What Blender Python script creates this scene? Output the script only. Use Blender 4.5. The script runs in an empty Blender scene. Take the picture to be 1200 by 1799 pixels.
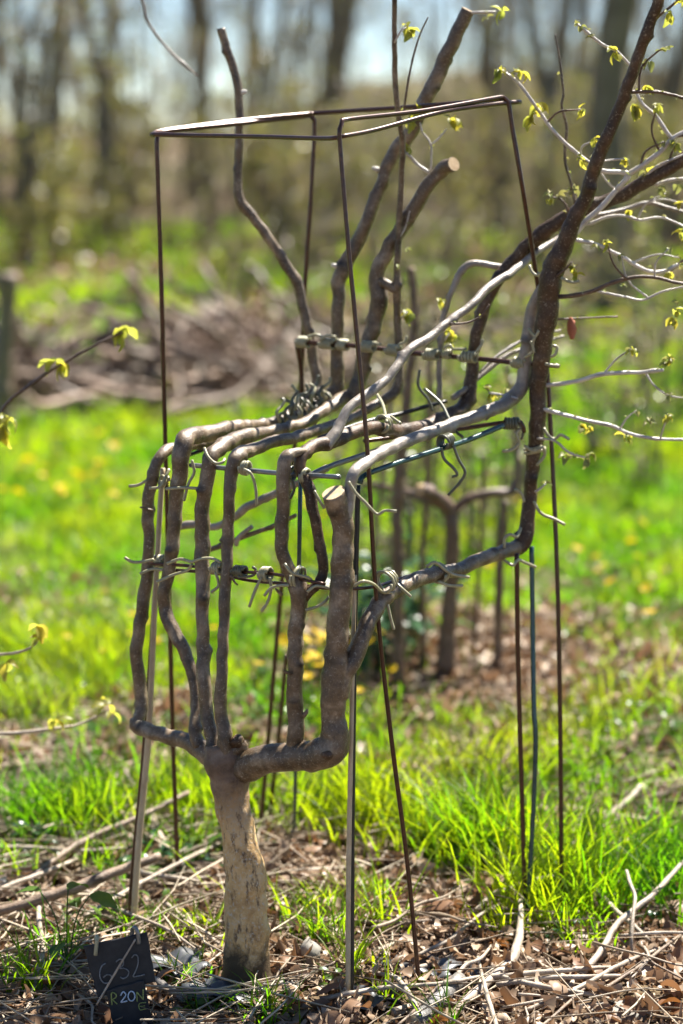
import bpy, math, random
import numpy as np
from mathutils import Vector, Matrix, Euler
random.seed(11); rng = np.random.default_rng(11)
S = bpy.context.scene
COL = S.collection

# ------------------------------------------------------------------ camera, sky, sun, exposure
CAMY, CAMZ, FPX = -3.6, 1.56, 3600.0
PITCH = math.atan(675 / FPX)
cd = bpy.data.cameras.new('camera'); cam = bpy.data.objects.new('camera', cd); COL.objects.link(cam)
cam.location = (0, CAMY, CAMZ); cam.rotation_euler = (math.pi / 2 - PITCH, 0, 0)
cd.sensor_fit = 'VERTICAL'; cd.sensor_height = 36; cd.sensor_width = 24; cd.lens = 36 * FPX / 1799
cd.clip_start = 0.05; cd.clip_end = 3000
cd.dof.use_dof = True; cd.dof.focus_distance = 3.68; cd.dof.aperture_fstop = 1.75; cd.dof.aperture_blades = 9
S.camera = cam

SUN_DIR = Vector((0.40, 0.52, 0.94)).normalized()          # towards the sun: behind the tree, to the right, high
W = bpy.data.worlds.new('World'); S.world = W; W.use_nodes = True
wn = W.node_tree; bg = wn.nodes['Background']
sky = wn.nodes.new('ShaderNodeTexSky'); sky.sky_type = 'NISHITA'; sky.sun_disc = False
sky.sun_elevation = math.asin(SUN_DIR.z); sky.sun_rotation = math.atan2(SUN_DIR.x, SUN_DIR.y)
sky.altitude = 2800; sky.air_density = 1.0; sky.dust_density = 0.05; sky.ozone_density = 2.0
wn.links.new(sky.outputs[0], bg.inputs[0]); bg.inputs[1].default_value = 0.05
sl = bpy.data.lights.new('sun', 'SUN'); sl.energy = 5.0; sl.angle = math.radians(0.5); sl.color = (1.0, 0.94, 0.84)
so = bpy.data.objects.new('sun', sl); COL.objects.link(so)
so.location = SUN_DIR * 40; so.rotation_euler = SUN_DIR.to_track_quat('Z', 'Y').to_euler()
S.view_settings.view_transform = 'Standard'; S.view_settings.look = 'None'
S.view_settings.exposure = 1.82; S.view_settings.gamma = 1.0
S.cycles.max_bounces = 6; S.cycles.diffuse_bounces = 2; S.cycles.transmission_bounces = 3
S.cycles.caustics_reflective = False; S.cycles.caustics_refractive = False
S.cycles.use_denoising = True
S.cycles.use_adaptive_sampling = True; S.cycles.adaptive_threshold = 0.02

# ------------------------------------------------------------------ measuring: a sight line met with a plane of known depth
FW = np.array([0, math.cos(PITCH), -math.sin(PITCH)]); UP = np.array([0, math.sin(PITCH), math.cos(PITCH)]); RT = np.array([1.0, 0, 0])
C0 = np.array([0, CAMY, CAMZ])
def ray(px, py): return FW + RT * ((px - 600) / FPX) + UP * ((899.5 - py) / FPX)
def P(px, py, Y):
    r = ray(px, py); return C0 + r * ((Y - CAMY) / r[1])
def G(px, py, z=0.0):
    r = ray(px, py); return C0 + r * ((z - CAMZ) / r[2])
def sc(p): return float(np.dot(np.asarray(p) - C0, FW)) / FPX      # metres per pixel there

# ------------------------------------------------------------------ tree of nodes helpers
def new_mat(name):
    m = bpy.data.materials.new(name); m.use_nodes = True
    nt = m.node_tree; b = nt.nodes['Principled BSDF']
    return m, nt, b
def N(nt, t, **kw):
    n = nt.nodes.new(t)
    for k, v in kw.items(): setattr(n, k, v)
    return n
def ramp(nt, fac, stops):
    r = N(nt, 'ShaderNodeValToRGB'); e = r.color_ramp.elements
    while len(e) < len(stops): e.new(0.5)
    for el, (p, c) in zip(e, stops): el.position = p; el.color = (*c, 1)
    nt.links.new(fac, r.inputs[0]); return r.outputs[0]
def noise(nt, scale, detail=4, rough=0.6, vec=None):
    n = N(nt, 'ShaderNodeTexNoise'); n.inputs['Scale'].default_value = scale
    n.inputs['Detail'].default_value = detail; n.inputs['Roughness'].default_value = rough
    if vec: nt.links.new(vec, n.inputs['Vector'])
    return n.outputs['Fac']
def objco(nt, sx=1, sy=1, sz=1):
    t = N(nt, 'ShaderNodeTexCoord'); m = N(nt, 'ShaderNodeMapping'); m.inputs['Scale'].default_value = (sx, sy, sz)
    nt.links.new(t.outputs['Object'], m.inputs['Vector']); return m.outputs[0]
def uvco(nt, sx=1, sy=1):
    t = N(nt, 'ShaderNodeTexCoord'); m = N(nt, 'ShaderNodeMapping'); m.inputs['Scale'].default_value = (sx, sy, 1)
    nt.links.new(t.outputs['UV'], m.inputs['Vector']); return m.outputs[0]
def mixc(nt, f, a, b, mode='MIX'):
    m = N(nt, 'ShaderNodeMix'); m.data_type = 'RGBA'; m.blend_type = mode
    if isinstance(f, float): m.inputs[0].default_value = f
    else: nt.links.new(f, m.inputs[0])
    for i, v in ((6, a), (7, b)):
        if isinstance(v, tuple): m.inputs[i].default_value = (*v, 1)
        else: nt.links.new(v, m.inputs[i])
    return m.outputs[2]
def bump(nt, b, h, strength, dist):
    n = N(nt, 'ShaderNodeBump'); n.inputs['Strength'].default_value = strength; n.inputs['Distance'].default_value = dist
    nt.links.new(h, n.inputs['Height']); nt.links.new(n.outputs[0], b.inputs['Normal'])

def bark(name, dark, mid, light, rough=0.5, spec=0.45, lich=(0.40, 0.36, 0.27)):
    m, nt, b = new_mat(name)
    o = objco(nt); uv = uvco(nt, 6, 30)
    n1 = noise(nt, 22, 5, 0.65, o); n2 = noise(nt, 210, 3, 0.7, o); n3 = noise(nt, 3.0, 5, 0.7, uv)
    c = ramp(nt, n1, [(0.3, dark), (0.52, mid), (0.72, light)])
    c = mixc(nt, ramp(nt, n2, [(0.57, (0, 0, 0)), (0.70, (0.7, 0.7, 0.7))]), c, lich)            # pale lenticels
    c = mixc(nt, ramp(nt, n3, [(0.30, (0.6, 0.6, 0.6)), (0.46, (0, 0, 0))]), c, tuple(x * 0.45 for x in dark))
    ka = N(nt, 'ShaderNodeAttribute'); ka.attribute_name = 'knot'
    c = mixc(nt, ka.outputs['Fac'], c, tuple(x * 0.5 for x in dark))                       # bud scars
    nt.links.new(c, b.inputs['Base Color'])
    b.inputs['Roughness'].default_value = rough; b.inputs['Specular IOR Level'].default_value = spec
    mx = N(nt, 'ShaderNodeMath', operation='ADD'); nt.links.new(n2, mx.inputs[0]); nt.links.new(n3, mx.inputs[1])
    bump(nt, b, mx.outputs[0], 0.6, 0.0017)
    return m
def plain(name, col, rough=0.6, spec=0.4, metal=0.0, var=None, vs=40):
    m, nt, b = new_mat(name)
    if var:
        nt.links.new(ramp(nt, noise(nt, vs, 5, 0.65, objco(nt)), [(0.35, col), (0.65, var)]), b.inputs['Base Color'])
    else: b.inputs['Base Color'].default_value = (*col, 1)
    b.inputs['Roughness'].default_value = rough; b.inputs['Specular IOR Level'].default_value = spec; b.inputs['Metallic'].default_value = metal
    return m
def leafy(name, front, trans, tw=0.5, rough=0.5, attr=True, var=None, gloss=0.02):
    """thin leaf: diffuse + light coming through, tinted per blade by the attribute 'tint' (0..1)"""
    m, nt, b = new_mat(name); nt.nodes.remove(b)
    out = nt.nodes['Material Output']
    d = N(nt, 'ShaderNodeBsdfDiffuse'); t = N(nt, 'ShaderNodeBsdfTranslucent'); g = N(nt, 'ShaderNodeBsdfGlossy')
    g.inputs['Roughness'].default_value = rough * 0.8; g.inputs['Color'].default_value = (0.8, 0.8, 0.8, 1)
    var = var or (tuple(front), tuple(trans))
    if attr:
        a = N(nt, 'ShaderNodeAttribute'); a.attribute_name = 'tint'; f = a.outputs['Fac']
    else:
        a = N(nt, 'ShaderNodeObjectInfo'); f = a.outputs['Random']
    nt.links.new(mixc(nt, f, tuple(front), tuple(var[0])), d.inputs['Color'])
    nt.links.new(mixc(nt, f, tuple(trans), tuple(var[1])), t.inputs['Color'])
    m1 = N(nt, 'ShaderNodeMixShader'); m1.inputs[0].default_value = tw
    nt.links.new(d.outputs[0], m1.inputs[1]); nt.links.new(t.outputs[0], m1.inputs[2])
    m2 = N(nt, 'ShaderNodeMixShader'); m2.inputs[0].default_value = gloss
    nt.links.new(m1.outputs[0], m2.inputs[1]); nt.links.new(g.outputs[0], m2.inputs[2])
    nt.links.new(m2.outputs[0], out.inputs['Surface'])
    return m

M = {}
M['bark'] = bark('bark', (0.038, 0.023, 0.011), (0.140, 0.093, 0.051), (0.34, 0.265, 0.18), 0.40, 0.55)
M['bark_dark'] = bark('bark_dark', (0.028, 0.014, 0.006), (0.068, 0.036, 0.016), (0.16, 0.094, 0.050), 0.45, 0.4, (0.36, 0.30, 0.2))
M['bark_grey'] = bark('bark_grey', (0.14, 0.12, 0.105), (0.26, 0.215, 0.17), (0.42, 0.37, 0.31), 0.36, 0.7)
M['twig_silver'] = bark('twig_silver', (0.38, 0.33, 0.28), (0.58, 0.53, 0.47), (0.72, 0.67, 0.6), 0.3, 0.95)
M['twig_brown'] = bark('twig_brown', (0.06, 0.033, 0.02), (0.125, 0.072, 0.045), (0.22, 0.14, 0.09), 0.42, 0.5)
M['cut'] = plain('cut', (0.62, 0.47, 0.29), 0.7, 0.3, var=(0.45, 0.30, 0.17), vs=90)
M['rust'] = plain('rust', (0.036, 0.015, 0.009), 0.30, 0.6, 0.3, var=(0.085, 0.033, 0.017), vs=120)
M['steel'] = plain('steel', (0.16, 0.17, 0.17), 0.32, 0.6, 0.5, var=(0.24, 0.25, 0.25), vs=90)
M['teal'] = plain('teal', (0.012, 0.045, 0.05), 0.25, 0.6, 0.1, var=(0.03, 0.075, 0.075), vs=60)
M['black'] = plain('black', (0.012, 0.013, 0.014), 0.35, 0.5, 0.1, var=(0.03, 0.03, 0.03), vs=60)
M['cane'] = plain('cane', (0.42, 0.32, 0.20), 0.45, 0.5, var=(0.55, 0.45, 0.3), vs=25)
M['tie'] = plain('tie', (0.27, 0.25, 0.15), 0.34, 0.55, var=(0.38, 0.36, 0.23), vs=70)
M['tie_dark'] = plain('tie_dark', (0.07, 0.075, 0.05), 0.36, 0.55, var=(0.13, 0.13, 0.08), vs=70)
M['slate'] = plain('slate', (0.012, 0.014, 0.018), 0.55, 0.35, var=(0.028, 0.030, 0.034), vs=45)
M['chalk'] = plain('chalk', (0.30, 0.31, 0.32), 0.9, 0.1, var=(0.10, 0.11, 0.115), vs=500)
M['chalk_pale'] = plain('chalk_pale', (0.62, 0.70, 0.82), 0.9, 0.1, var=(0.35, 0.42, 0.5), vs=500)
M['chalk_olive'] = plain('chalk_olive', (0.42, 0.46, 0.16), 0.9, 0.1, var=(0.22, 0.25, 0.08), vs=500)
M['membrane'] = plain('membrane', (0.035, 0.038, 0.042), 0.38, 0.6, var=(0.07, 0.072, 0.078), vs=30)
M['stone'] = plain('stone', (0.30, 0.28, 0.25), 0.8, 0.3, var=(0.16, 0.15, 0.13), vs=40)
M['leaf'] = leafy('leaf', (0.28, 0.27, 0.05), (0.58, 0.48, 0.05), 0.62, attr=False, var=((0.20, 0.25, 0.06), (0.42, 0.47, 0.07)))
M['bud'] = leafy('bud', (0.22, 0.25, 0.09), (0.30, 0.34, 0.08), 0.35, attr=False, var=((0.27, 0.25, 0.12), (0.35, 0.33, 0.10)))
M['catkin'] = plain('catkin', (0.35, 0.13, 0.08), 0.8, 0.2)
M['grass'] = leafy('grass', (0.05, 0.12, 0.012), (0.14, 0.38, 0.004), 0.62, 0.5, var=((0.15, 0.20, 0.012), (0.42, 0.52, 0.006)), gloss=0.016)
M['herb'] = leafy('herb', (0.045, 0.11, 0.028), (0.14, 0.30, 0.03), 0.4, 0.35, attr=False, var=((0.09, 0.15, 0.03), (0.26, 0.38, 0.04)), gloss=0.025)
M['herb_dark'] = leafy('herb_dark', (0.03, 0.075, 0.035), (0.06, 0.15, 0.04), 0.3, 0.3, attr=False, var=((0.05, 0.10, 0.05), (0.10, 0.2, 0.06)))
M['deadleaf'] = leafy('deadleaf', (0.17, 0.105, 0.062), (0.22, 0.11, 0.05), 0.25, 0.5, var=((0.56, 0.44, 0.32), (0.36, 0.22, 0.13)), gloss=0.025)
M['deadleaf_obj'] = leafy('deadleaf_obj', (0.17, 0.085, 0.045), (0.28, 0.11, 0.03), 0.3, 0.5, attr=False, var=((0.34, 0.24, 0.16), (0.30, 0.17, 0.09)))
M['straw'] = plain('straw', (0.30, 0.23, 0.15), 0.55, 0.45, var=(0.18, 0.13, 0.09), vs=14)
M['straw_pale'] = plain('straw_pale', (0.52, 0.44, 0.33), 0.5, 0.5, var=(0.36, 0.29, 0.2), vs=14)
M['stick_pale'] = bark('stick_pale', (0.22, 0.17, 0.12), (0.38, 0.31, 0.24), (0.52, 0.45, 0.37), 0.5, 0.45)
M['stick_brown'] = bark('stick_brown', (0.10, 0.065, 0.04), (0.20, 0.135, 0.09), (0.30, 0.22, 0.15), 0.5, 0.45)
M['stick_grey'] = bark('stick_grey', (0.07, 0.065, 0.06), (0.14, 0.13, 0.12), (0.24, 0.22, 0.2), 0.4, 0.55)
M['heap_wood'] = bark('heap_wood', (0.26, 0.17, 0.12), (0.40, 0.28, 0.21), (0.52, 0.40, 0.31), 0.6, 0.4)
M['petal'] = leafy('petal', (0.62, 0.42, 0.01), (0.70, 0.50, 0.01), 0.4, attr=False)
M['farleaf'] = leafy('farleaf', (0.09, 0.125, 0.02), (0.27, 0.34, 0.028), 0.6, 0.5, var=((0.20, 0.15, 0.08), (0.32, 0.22, 0.09)), gloss=0.08)
M['fartwig'] = plain('fartwig', (0.14, 0.105, 0.065), 0.7, 0.3, var=(0.25, 0.195, 0.13), vs=4)
M['fartrunk'] = plain('fartrunk', (0.11, 0.095, 0.065), 0.8, 0.2, var=(0.21, 0.185, 0.13), vs=6)

# trunk: cream peeling bark with brown flakes, mossy dark foot (its own stain)
def trunk_mat():
    m, nt, b = new_mat('trunk_bark')
    o = objco(nt); n1 = noise(nt, 16, 6, 0.7, o); n2 = noise(nt, 60, 5, 0.75, objco(nt, 1, 1, 0.35)); n3 = noise(nt, 190, 3, 0.6, o)
    c = ramp(nt, n1, [(0.32, (0.36, 0.19, 0.065)), (0.5, (0.60, 0.385, 0.165)), (0.68, (0.74, 0.56, 0.32))])
    c = mixc(nt, ramp(nt, n2, [(0.36, (1, 1, 1)), (0.47, (0, 0, 0))]), c, (0.14, 0.085, 0.045))
    c = mixc(nt, ramp(nt, n3, [(0.54, (0, 0, 0)), (0.68, (0.8, 0.8, 0.8))]), c, (0.56, 0.50, 0.40))
    t = N(nt, 'ShaderNodeTexCoord'); s = N(nt, 'ShaderNodeSeparateXYZ'); nt.links.new(t.outputs['Object'], s.inputs[0])
    ad = N(nt, 'ShaderNodeMath', operation='MULTIPLY_ADD'); nt.links.new(n1, ad.inputs[0]); ad.inputs[1].default_value = 0.14; nt.links.new(s.outputs['Z'], ad.inputs[2])
    hi = N(nt, 'ShaderNodeMapRange'); hi.inputs[1].default_value = 0.36; hi.inputs[2].default_value = 0.47; nt.links.new(ad.outputs[0], hi.inputs[0])
    dk = ramp(nt, noise(nt, 30, 5, 0.65, o), [(0.3, (0.085, 0.055, 0.036)), (0.52, (0.17, 0.115, 0.078)), (0.72, (0.25, 0.19, 0.14))])
    c = mixc(nt, hi.outputs[0], c, dk)                       # young grey-brown bark above the old stem
    lo = N(nt, 'ShaderNodeMapRange'); lo.inputs[1].default_value = 0.165; lo.inputs[2].default_value = 0.125; nt.links.new(ad.outputs[0], lo.inputs[0])
    c = mixc(nt, lo.outputs[0], c, (0.06, 0.04, 0.02))       # rotting bark at the foot
    nt.links.new(c, b.inputs['Base Color']); b.inputs['Roughness'].default_value = 0.6; b.inputs['Specular IOR Level'].default_value = 0.35
    mx = N(nt, 'ShaderNodeMath', operation='ADD'); nt.links.new(n2, mx.inputs[0]); nt.links.new(n3, mx.inputs[1])
    bump(nt, b, mx.outputs[0], 0.8, 0.0022)
    return m
M['trunk'] = trunk_mat()
def ground_mat():
    m, nt, b = new_mat('soil_and_turf')
    o = objco(nt); n1 = noise(nt, 1.3, 6, 0.65, o); n2 = noise(nt, 24, 6, 0.7, o); n4 = noise(nt, 0.25, 4, 0.6, o)
    soil = ramp(nt, n2, [(0.3, (0.045, 0.030, 0.02)), (0.5, (0.11, 0.07, 0.045)), (0.7, (0.20, 0.14, 0.09))])
    turf = ramp(nt, n2, [(0.3, (0.04, 0.07, 0.008)), (0.55, (0.10, 0.16, 0.014)), (0.75, (0.17, 0.21, 0.025))])
    a = N(nt, 'ShaderNodeAttribute'); a.attribute_name = 'turf'
    k = N(nt, 'ShaderNodeMath', operation='MULTIPLY_ADD'); nt.links.new(n1, k.inputs[0]); k.inputs[1].default_value = 0.9; k.inputs[2].default_value = -0.45
    k2 = N(nt, 'ShaderNodeMath', operation='ADD', use_clamp=True); nt.links.new(k.outputs[0], k2.inputs[0]); nt.links.new(a.outputs['Fac'], k2.inputs[1])
    c = mixc(nt, k2.outputs[0], soil, turf)
    nt.links.new(c, b.inputs['Base Color']); b.inputs['Roughness'].default_value = 0.9; b.inputs['Specular IOR Level'].default_value = 0.15
    bump(nt, b, n2, 0.9, 0.02)
    return m
M['ground'] = ground_mat()

# ------------------------------------------------------------------ mesh helpers
def mesh_obj(name, V, F, mat, parent=None, root=None, uv=None, smooth=True, tint=None, mats=None, fm=None, origin=None):
    V = np.asarray(V, float)
    if root is not None: V = V - np.array(root.location)
    elif origin is not None: V = V - np.asarray(origin)
    me = bpy.data.meshes.new(name)
    me.from_pydata(V.tolist() if len(V) < 60000 else V, [], F)
    if smooth: me.polygons.foreach_set('use_smooth', [True] * len(me.polygons))
    for mm in (mats or [mat]): me.materials.append(mm)
    if fm is not None: me.polygons.foreach_set('material_index', fm)
    if uv is not None:
        l = me.uv_layers.new(name='UVMap'); idx = np.empty(len(me.loops), int); me.loops.foreach_get('vertex_index', idx)
        uv = np.asarray(uv, float); l.data.foreach_set('uv', uv[:, :2][idx].ravel())
        if uv.shape[1] > 2: ka = me.attributes.new('knot', 'FLOAT', 'POINT'); ka.data.foreach_set('value', np.clip(uv[:, 2], 0, 1))
    if tint is not None:
        a = me.attributes.new('tint', 'FLOAT', 'POINT'); a.data.foreach_set('value', np.asarray(tint, float))
    me.update()
    o = bpy.data.objects.new(name, me); COL.objects.link(o)
    if parent is not None: o.parent = parent
    elif origin is not None: o.location = origin
    return o
def fast_mesh(name, V, quads=None, tris=None, mat=None, tint=None, smooth=False):
    """large meshes straight from arrays"""
    me = bpy.data.meshes.new(name); V = np.asarray(V, np.float32)
    nq = 0 if quads is None else len(quads); ntr = 0 if tris is None else len(tris)
    me.vertices.add(len(V)); me.vertices.foreach_set('co', V.ravel())
    li = np.concatenate([x.ravel() for x in (quads, tris) if x is not None]).astype(np.int32)
    me.loops.add(len(li)); me.loops.foreach_set('vertex_index', li)
    me.polygons.add(nq + ntr)
    st = np.concatenate([np.arange(nq) * 4, nq * 4 + np.arange(ntr) * 3]).astype(np.int32)
    me.polygons.foreach_set('loop_start', st)
    if smooth: me.polygons.foreach_set('use_smooth', np.ones(nq + ntr, bool))
    if tint is not None:
        a = me.attributes.new('tint', 'FLOAT', 'POINT'); a.data.foreach_set('value', np.asarray(tint, np.float32))
    me.materials.append(mat); me.update(calc_edges=True); me.validate()
    o = bpy.data.objects.new(name, me); COL.objects.link(o); return o
def tag(o, label, cat=None, group=None, kind=None):
    if label: o['label'] = label
    if cat: o['category'] = cat
    if group: o['group'] = group
    if kind: o['kind'] = kind
    return o
def empty(name, loc, label=None, cat=None, group=None):
    o = bpy.data.objects.new(name, None); COL.objects.link(o); o.location = tuple(loc); o.empty_display_size = 0.1
    return tag(o, label, cat, group)

def spline(pts, rad, step):
    """Catmull-Rom through pts; returns points and radii"""
    pts = np.asarray(pts, float); rad = np.asarray(rad, float); n = len(pts)
    if n == 2: pp = np.vstack([2 * pts[0] - pts[1], pts, 2 * pts[1] - pts[0]])
    else: pp = np.vstack([2 * pts[0] - pts[1], pts, 2 * pts[-1] - pts[-2]])
    O, R = [], []
    for i in range(n - 1):
        a, b, c, d = pp[i:i + 4]; L = np.linalg.norm(c - b); k = max(1, int(round(L / step)))
        for j in range(k):
            t = j / k
            O.append(0.5 * (2 * b + (c - a) * t + (2 * a - 5 * b + 4 * c - d) * t * t + (3 * b - a - 3 * c + d) * t ** 3))
            s = t * t * (3 - 2 * t); R.append(rad[i] * (1 - s) + rad[i + 1] * s)
    O.append(pts[-1]); R.append(rad[-1])
    return np.array(O), np.array(R)
def frames(O):
    T = np.gradient(O, axis=0); T /= np.linalg.norm(T, axis=1)[:, None] + 1e-12
    r = np.array([0, 0, 1.0]) if abs(T[0][2]) < 0.9 else np.array([1.0, 0, 0])
    U = []; u = r - T[0] * r.dot(T[0]); u /= np.linalg.norm(u)
    for t in T:
        u = u - t * u.dot(t); u /= np.linalg.norm(u) + 1e-12; U.append(u.copy())
    U = np.array(U); return T, U, np.cross(T, U)
def hsh(*a): 
    x = math.sin(sum(v * k for v, k in zip(a, (12.9898, 78.233, 37.719, 9.131)))) * 43758.5453
    return x - math.floor(x)
def tube(pts, rad, step=0.008, sides=10, rough=0.0, nodes=0.0, seed=0, closed_caps=True, flat=1.0):
    """one tapered tube; rough = surface unevenness, nodes = swellings where buds sat"""
    O, R = spline(pts, rad, step); T, U, B = frames(O); n = len(O)
    lr = np.random.default_rng(seed + 5)
    L = np.concatenate([[0], np.cumsum(np.linalg.norm(np.diff(O, axis=0), axis=1))])
    rr = np.repeat(R[:, None], sides, 1); kn = np.zeros_like(rr)
    if nodes > 0 and n > 6:      # the stem itself wanders a little
        w1, w2 = lr.uniform(0, 6.28, 2); am = np.minimum(R * .085, .0013) * np.minimum(1, np.minimum(L, L[-1] - L) / .04)
        O = O + U * (am * np.sin(L * 95 + w1 + 2 * np.sin(L * 31)))[:, None] + B * (am * np.sin(L * 78 + w2 + 2 * np.sin(L * 23)))[:, None]
    if rough > 0:
        ph = lr.uniform(0, 6.28, 8); a = np.arange(sides) / sides * 2 * math.pi
        for k in range(4):
            f = [9, 23, 51, 90][k]; m_ = [1, 2, 3, 4][k]
            rr *= 1 + rough * [1, .8, .6, .5][k] * np.sin(L[:, None] * f * (1 + .3 * lr.random()) + m_ * a[None] + ph[k] + 1.5 * np.sin(L[:, None] * f * .37 + ph[k + 4]))
        rr *= 1 + rough * 0.6 * lr.normal(size=rr.shape)
    if nodes > 0:
        s = lr.uniform(0.02, 0.06)
        while s < L[-1] - 0.01:
            w = lr.uniform(0.004, 0.009); A = lr.uniform(0.02, 0.13) * nodes
            a0 = lr.integers(0, sides); aa = np.cos((np.arange(sides) - a0) / sides * 2 * math.pi)
            rr *= 1 + A * np.exp(-((L - s) / w) ** 2)[:, None] * (0.6 + 1.2 * np.clip(aa, 0, 1) ** 3)[None]
            if lr.random() < .6:
                b_ = np.exp(-((L - s - .003) / .0055) ** 2)[:, None] * (np.clip(aa, 0, 1) ** 4)[None]; rr *= 1 + .30 * nodes * b_; kn += 1.3 * b_
            kn += .45 * np.exp(-((L - s + w) / .003) ** 2)[:, None] * np.ones(sides)[None]
            s += lr.uniform(0.05, 0.14)
    a = np.arange(sides) / sides * 2 * math.pi
    V = O[:, None, :] + rr[:, :, None] * (np.cos(a)[None, :, None] * U[:, None, :] + flat * np.sin(a)[None, :, None] * B[:, None, :])
    uv = np.stack([np.repeat((np.abs(np.arange(sides) / sides - 0.5) * 2)[None], n, 0), np.repeat(L[:, None], sides, 1), kn], -1)
    V = V.reshape(-1, 3); uv = uv.reshape(-1, 3)
    F = []
    for i in range(n - 1):
        for j in range(sides):
            k = (j + 1) % sides
            F.append((i * sides + j, i * sides + k, (i + 1) * sides + k, (i + 1) * sides + j))
    if closed_caps:
        F.append(tuple(range(sides - 1, -1, -1))); F.append(tuple((n - 1) * sides + j for j in range(sides)))
    return V, F, uv
def join(parts):
    V, F, UV, o = [], [], [], 0
    for v, f, u in parts:
        V.append(v); UV.append(u); F += [tuple(i + o for i in q) for q in f]; o += len(v)
    return np.vstack(V), F, np.vstack(UV)
def trace(tr):
    """[(px,py,Y,diameter in px)] -> points, radii"""
    p = [P(a, b, c) for a, b, c, d in tr]; return p, [0.5 * t[3] * sc(q) for t, q in zip(tr, p)]

# ------------------------------------------------------------------ the ground
LITTER = lambda x, y: None
def turfness(x, y):
    """1 = turf, 0 = bare litter; follows where the grass grows in the clearing"""
    x = np.asarray(x, float); y = np.asarray(y, float)
    t = np.clip((y - 0.62 - 0.95 * np.clip(-x - 0.12, 0, .4) + 0.42 * np.clip(x - 0.2, 0, 0.7) - .12 + .22 * np.sin(x * 6.1 + 1.3 * np.sin(y * 4.7)) * np.sin(y * 5.3 + x * 2)) / 0.95, 0, 1)
    t = t * (1 - 0.95 * np.exp(-(((x - 0.34) / 0.52) ** 4 + ((y - 2.25) / 0.62) ** 4)))
    t = t * (1 - 0.75 * np.exp(-(((x - 0.95) / 0.6) ** 2 + ((y - 2.1) / 0.4) ** 2)))
    t = t * (1 - 0.95 * np.exp(-(((x + 1.0) / 1.7) ** 4 + ((y - 8.6) / 1.5) ** 4)))
    far = np.clip((y - 9.8) / 2, 0, 1); t = t * (1 - far * (0.80 + .2 * np.sin(x * 1.1 + 2 * np.sin(y * .6)))) + .4 * np.exp(-(((x + 4) / 4) ** 2 + ((y - 27) / 4) ** 2))
    t = t * (1 - 0.6 * np.clip((y - 19) / 5, 0, 1))
    return np.clip(t, 0, 1)
def gz(x, y):
    x = np.asarray(x, float); y = np.asarray(y, float)
    near = np.exp(-((x / 6) ** 2 + (y / 12) ** 2))
    z = 0.010 * np.sin(x * 5.1 + y * 2.3) * near + 0.008 * np.sin(x * 11.3 - y * 7.7 + 1.2) * near + 0.004 * np.sin(x * 27 + y * 19) * near
    return z
def build_ground():
    xs = np.unique(np.concatenate([np.linspace(-900, -30, 12), np.linspace(-30, -3, 22), np.linspace(-3, 3, 121), np.linspace(3, 30, 22), np.linspace(30, 900, 12)]))
    ys = np.unique(np.concatenate([np.linspace(-60, -5, 8), np.linspace(-5, -1.5, 12), np.linspace(-1.5, 5, 131), np.linspace(5, 14, 50), np.linspace(14, 40, 30), np.linspace(40, 1500, 18)]))
    X, Y = np.meshgrid(xs, ys); Z = gz(X, Y)
    V = np.stack([X, Y, Z], -1).reshape(-1, 3); nx, ny = len(xs), len(ys)
    i = np.arange(nx - 1)[None] + (np.arange(ny - 1) * nx)[:, None]; i = i.ravel()
    q = np.stack([i, i + 1, i + 1 + nx, i + nx], 1)
    o = fast_mesh('ground', V, quads=q, mat=M['ground'], smooth=True)
    a = o.data.attributes.new('turf', 'FLOAT', 'POINT'); a.data.foreach_set('value', turfness(X, Y).ravel().astype(np.float32))
    tag(o, 'woodland clearing floor of soil, leaf litter and turf', kind='structure')
build_ground()
def build_hill():
    xs = np.linspace(-120, 160, 90); prof = []
    for r, (Y, k) in enumerate([(52, 0.0), (60, 0.75), (68, 1.0), (90, 1.15)]):
        for x in xs:
            h = 3.4 / (1 + math.exp(-(x + 3.2) / 1.2)) + 0.3 * math.sin(x * 0.21) + 0.15 * math.sin(x * 0.9 + r)
            prof.append((x, Y, -0.2 + k * max(h, 0.2)))
    nx = len(xs); F = [(r * nx + i, r * nx + i + 1, (r + 1) * nx + i + 1, (r + 1) * nx + i) for r in range(3) for i in range(nx - 1)]
    o = mesh_obj('hillside', prof, F, plain('hill_scrub', (0.085, 0.075, 0.045), 0.95, 0.1, var=(0.15, 0.125, 0.075), vs=0.6))
    tag(o, 'low brown scrubby hillside behind the wood', kind='structure')
build_hill()

# ------------------------------------------------------------------ the tree trained into a chair
TB = P(433, 1720, 0.0); TB[2] = 0.0
tree = empty('chair_tree', TB, 'living grey-barked tree trained into the shape of a chair, trunk at front', 'trained tree')
SEED = [0]
def limb(name, tr, mat='bark', rough=0.035, nodes=0.9, sides=14, step=0.006, parent=None, label=None, capmat=None):
    p, r = trace(tr); SEED[0] += 1
    V, F, uv = tube(p, r, step, sides, rough, nodes, SEED[0] * 7)
    o = mesh_obj(name, V, F, M[mat], parent or tree, root=tree, uv=uv,
                 mats=[M[mat], M['cut']] if capmat else None,
                 fm=([0] * (len(F) - 1) + [1]) if capmat else None)
    if capmat:   # flat sawn end
        for q in o.data.polygons[len(F) - 1:]: q.use_smooth = False
    if label: o['label'] = label
    return o
TY = 0.0
limb('trunk', [(431, 1772, -.032, 140), (432, 1748, -.032, 112), (433, 1722, -.031, 95), (433, 1700, -.030, 86), (434, 1650, -.027, 78), (431, 1600, -.022, 75), (431, 1560, -.018, 71), (430, 1525, -.014, 71), (420, 1470, -.008, 59), (408, 1410, TY, 62), (404, 1365, TY, 74), (396, 1335, TY, 74), (390, 1305, TY, 56)],
     'trunk', 0.022, 0.18, 26, 0.006, label='cream flaking bark below, grey-brown above, dark rotting foot')
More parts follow.
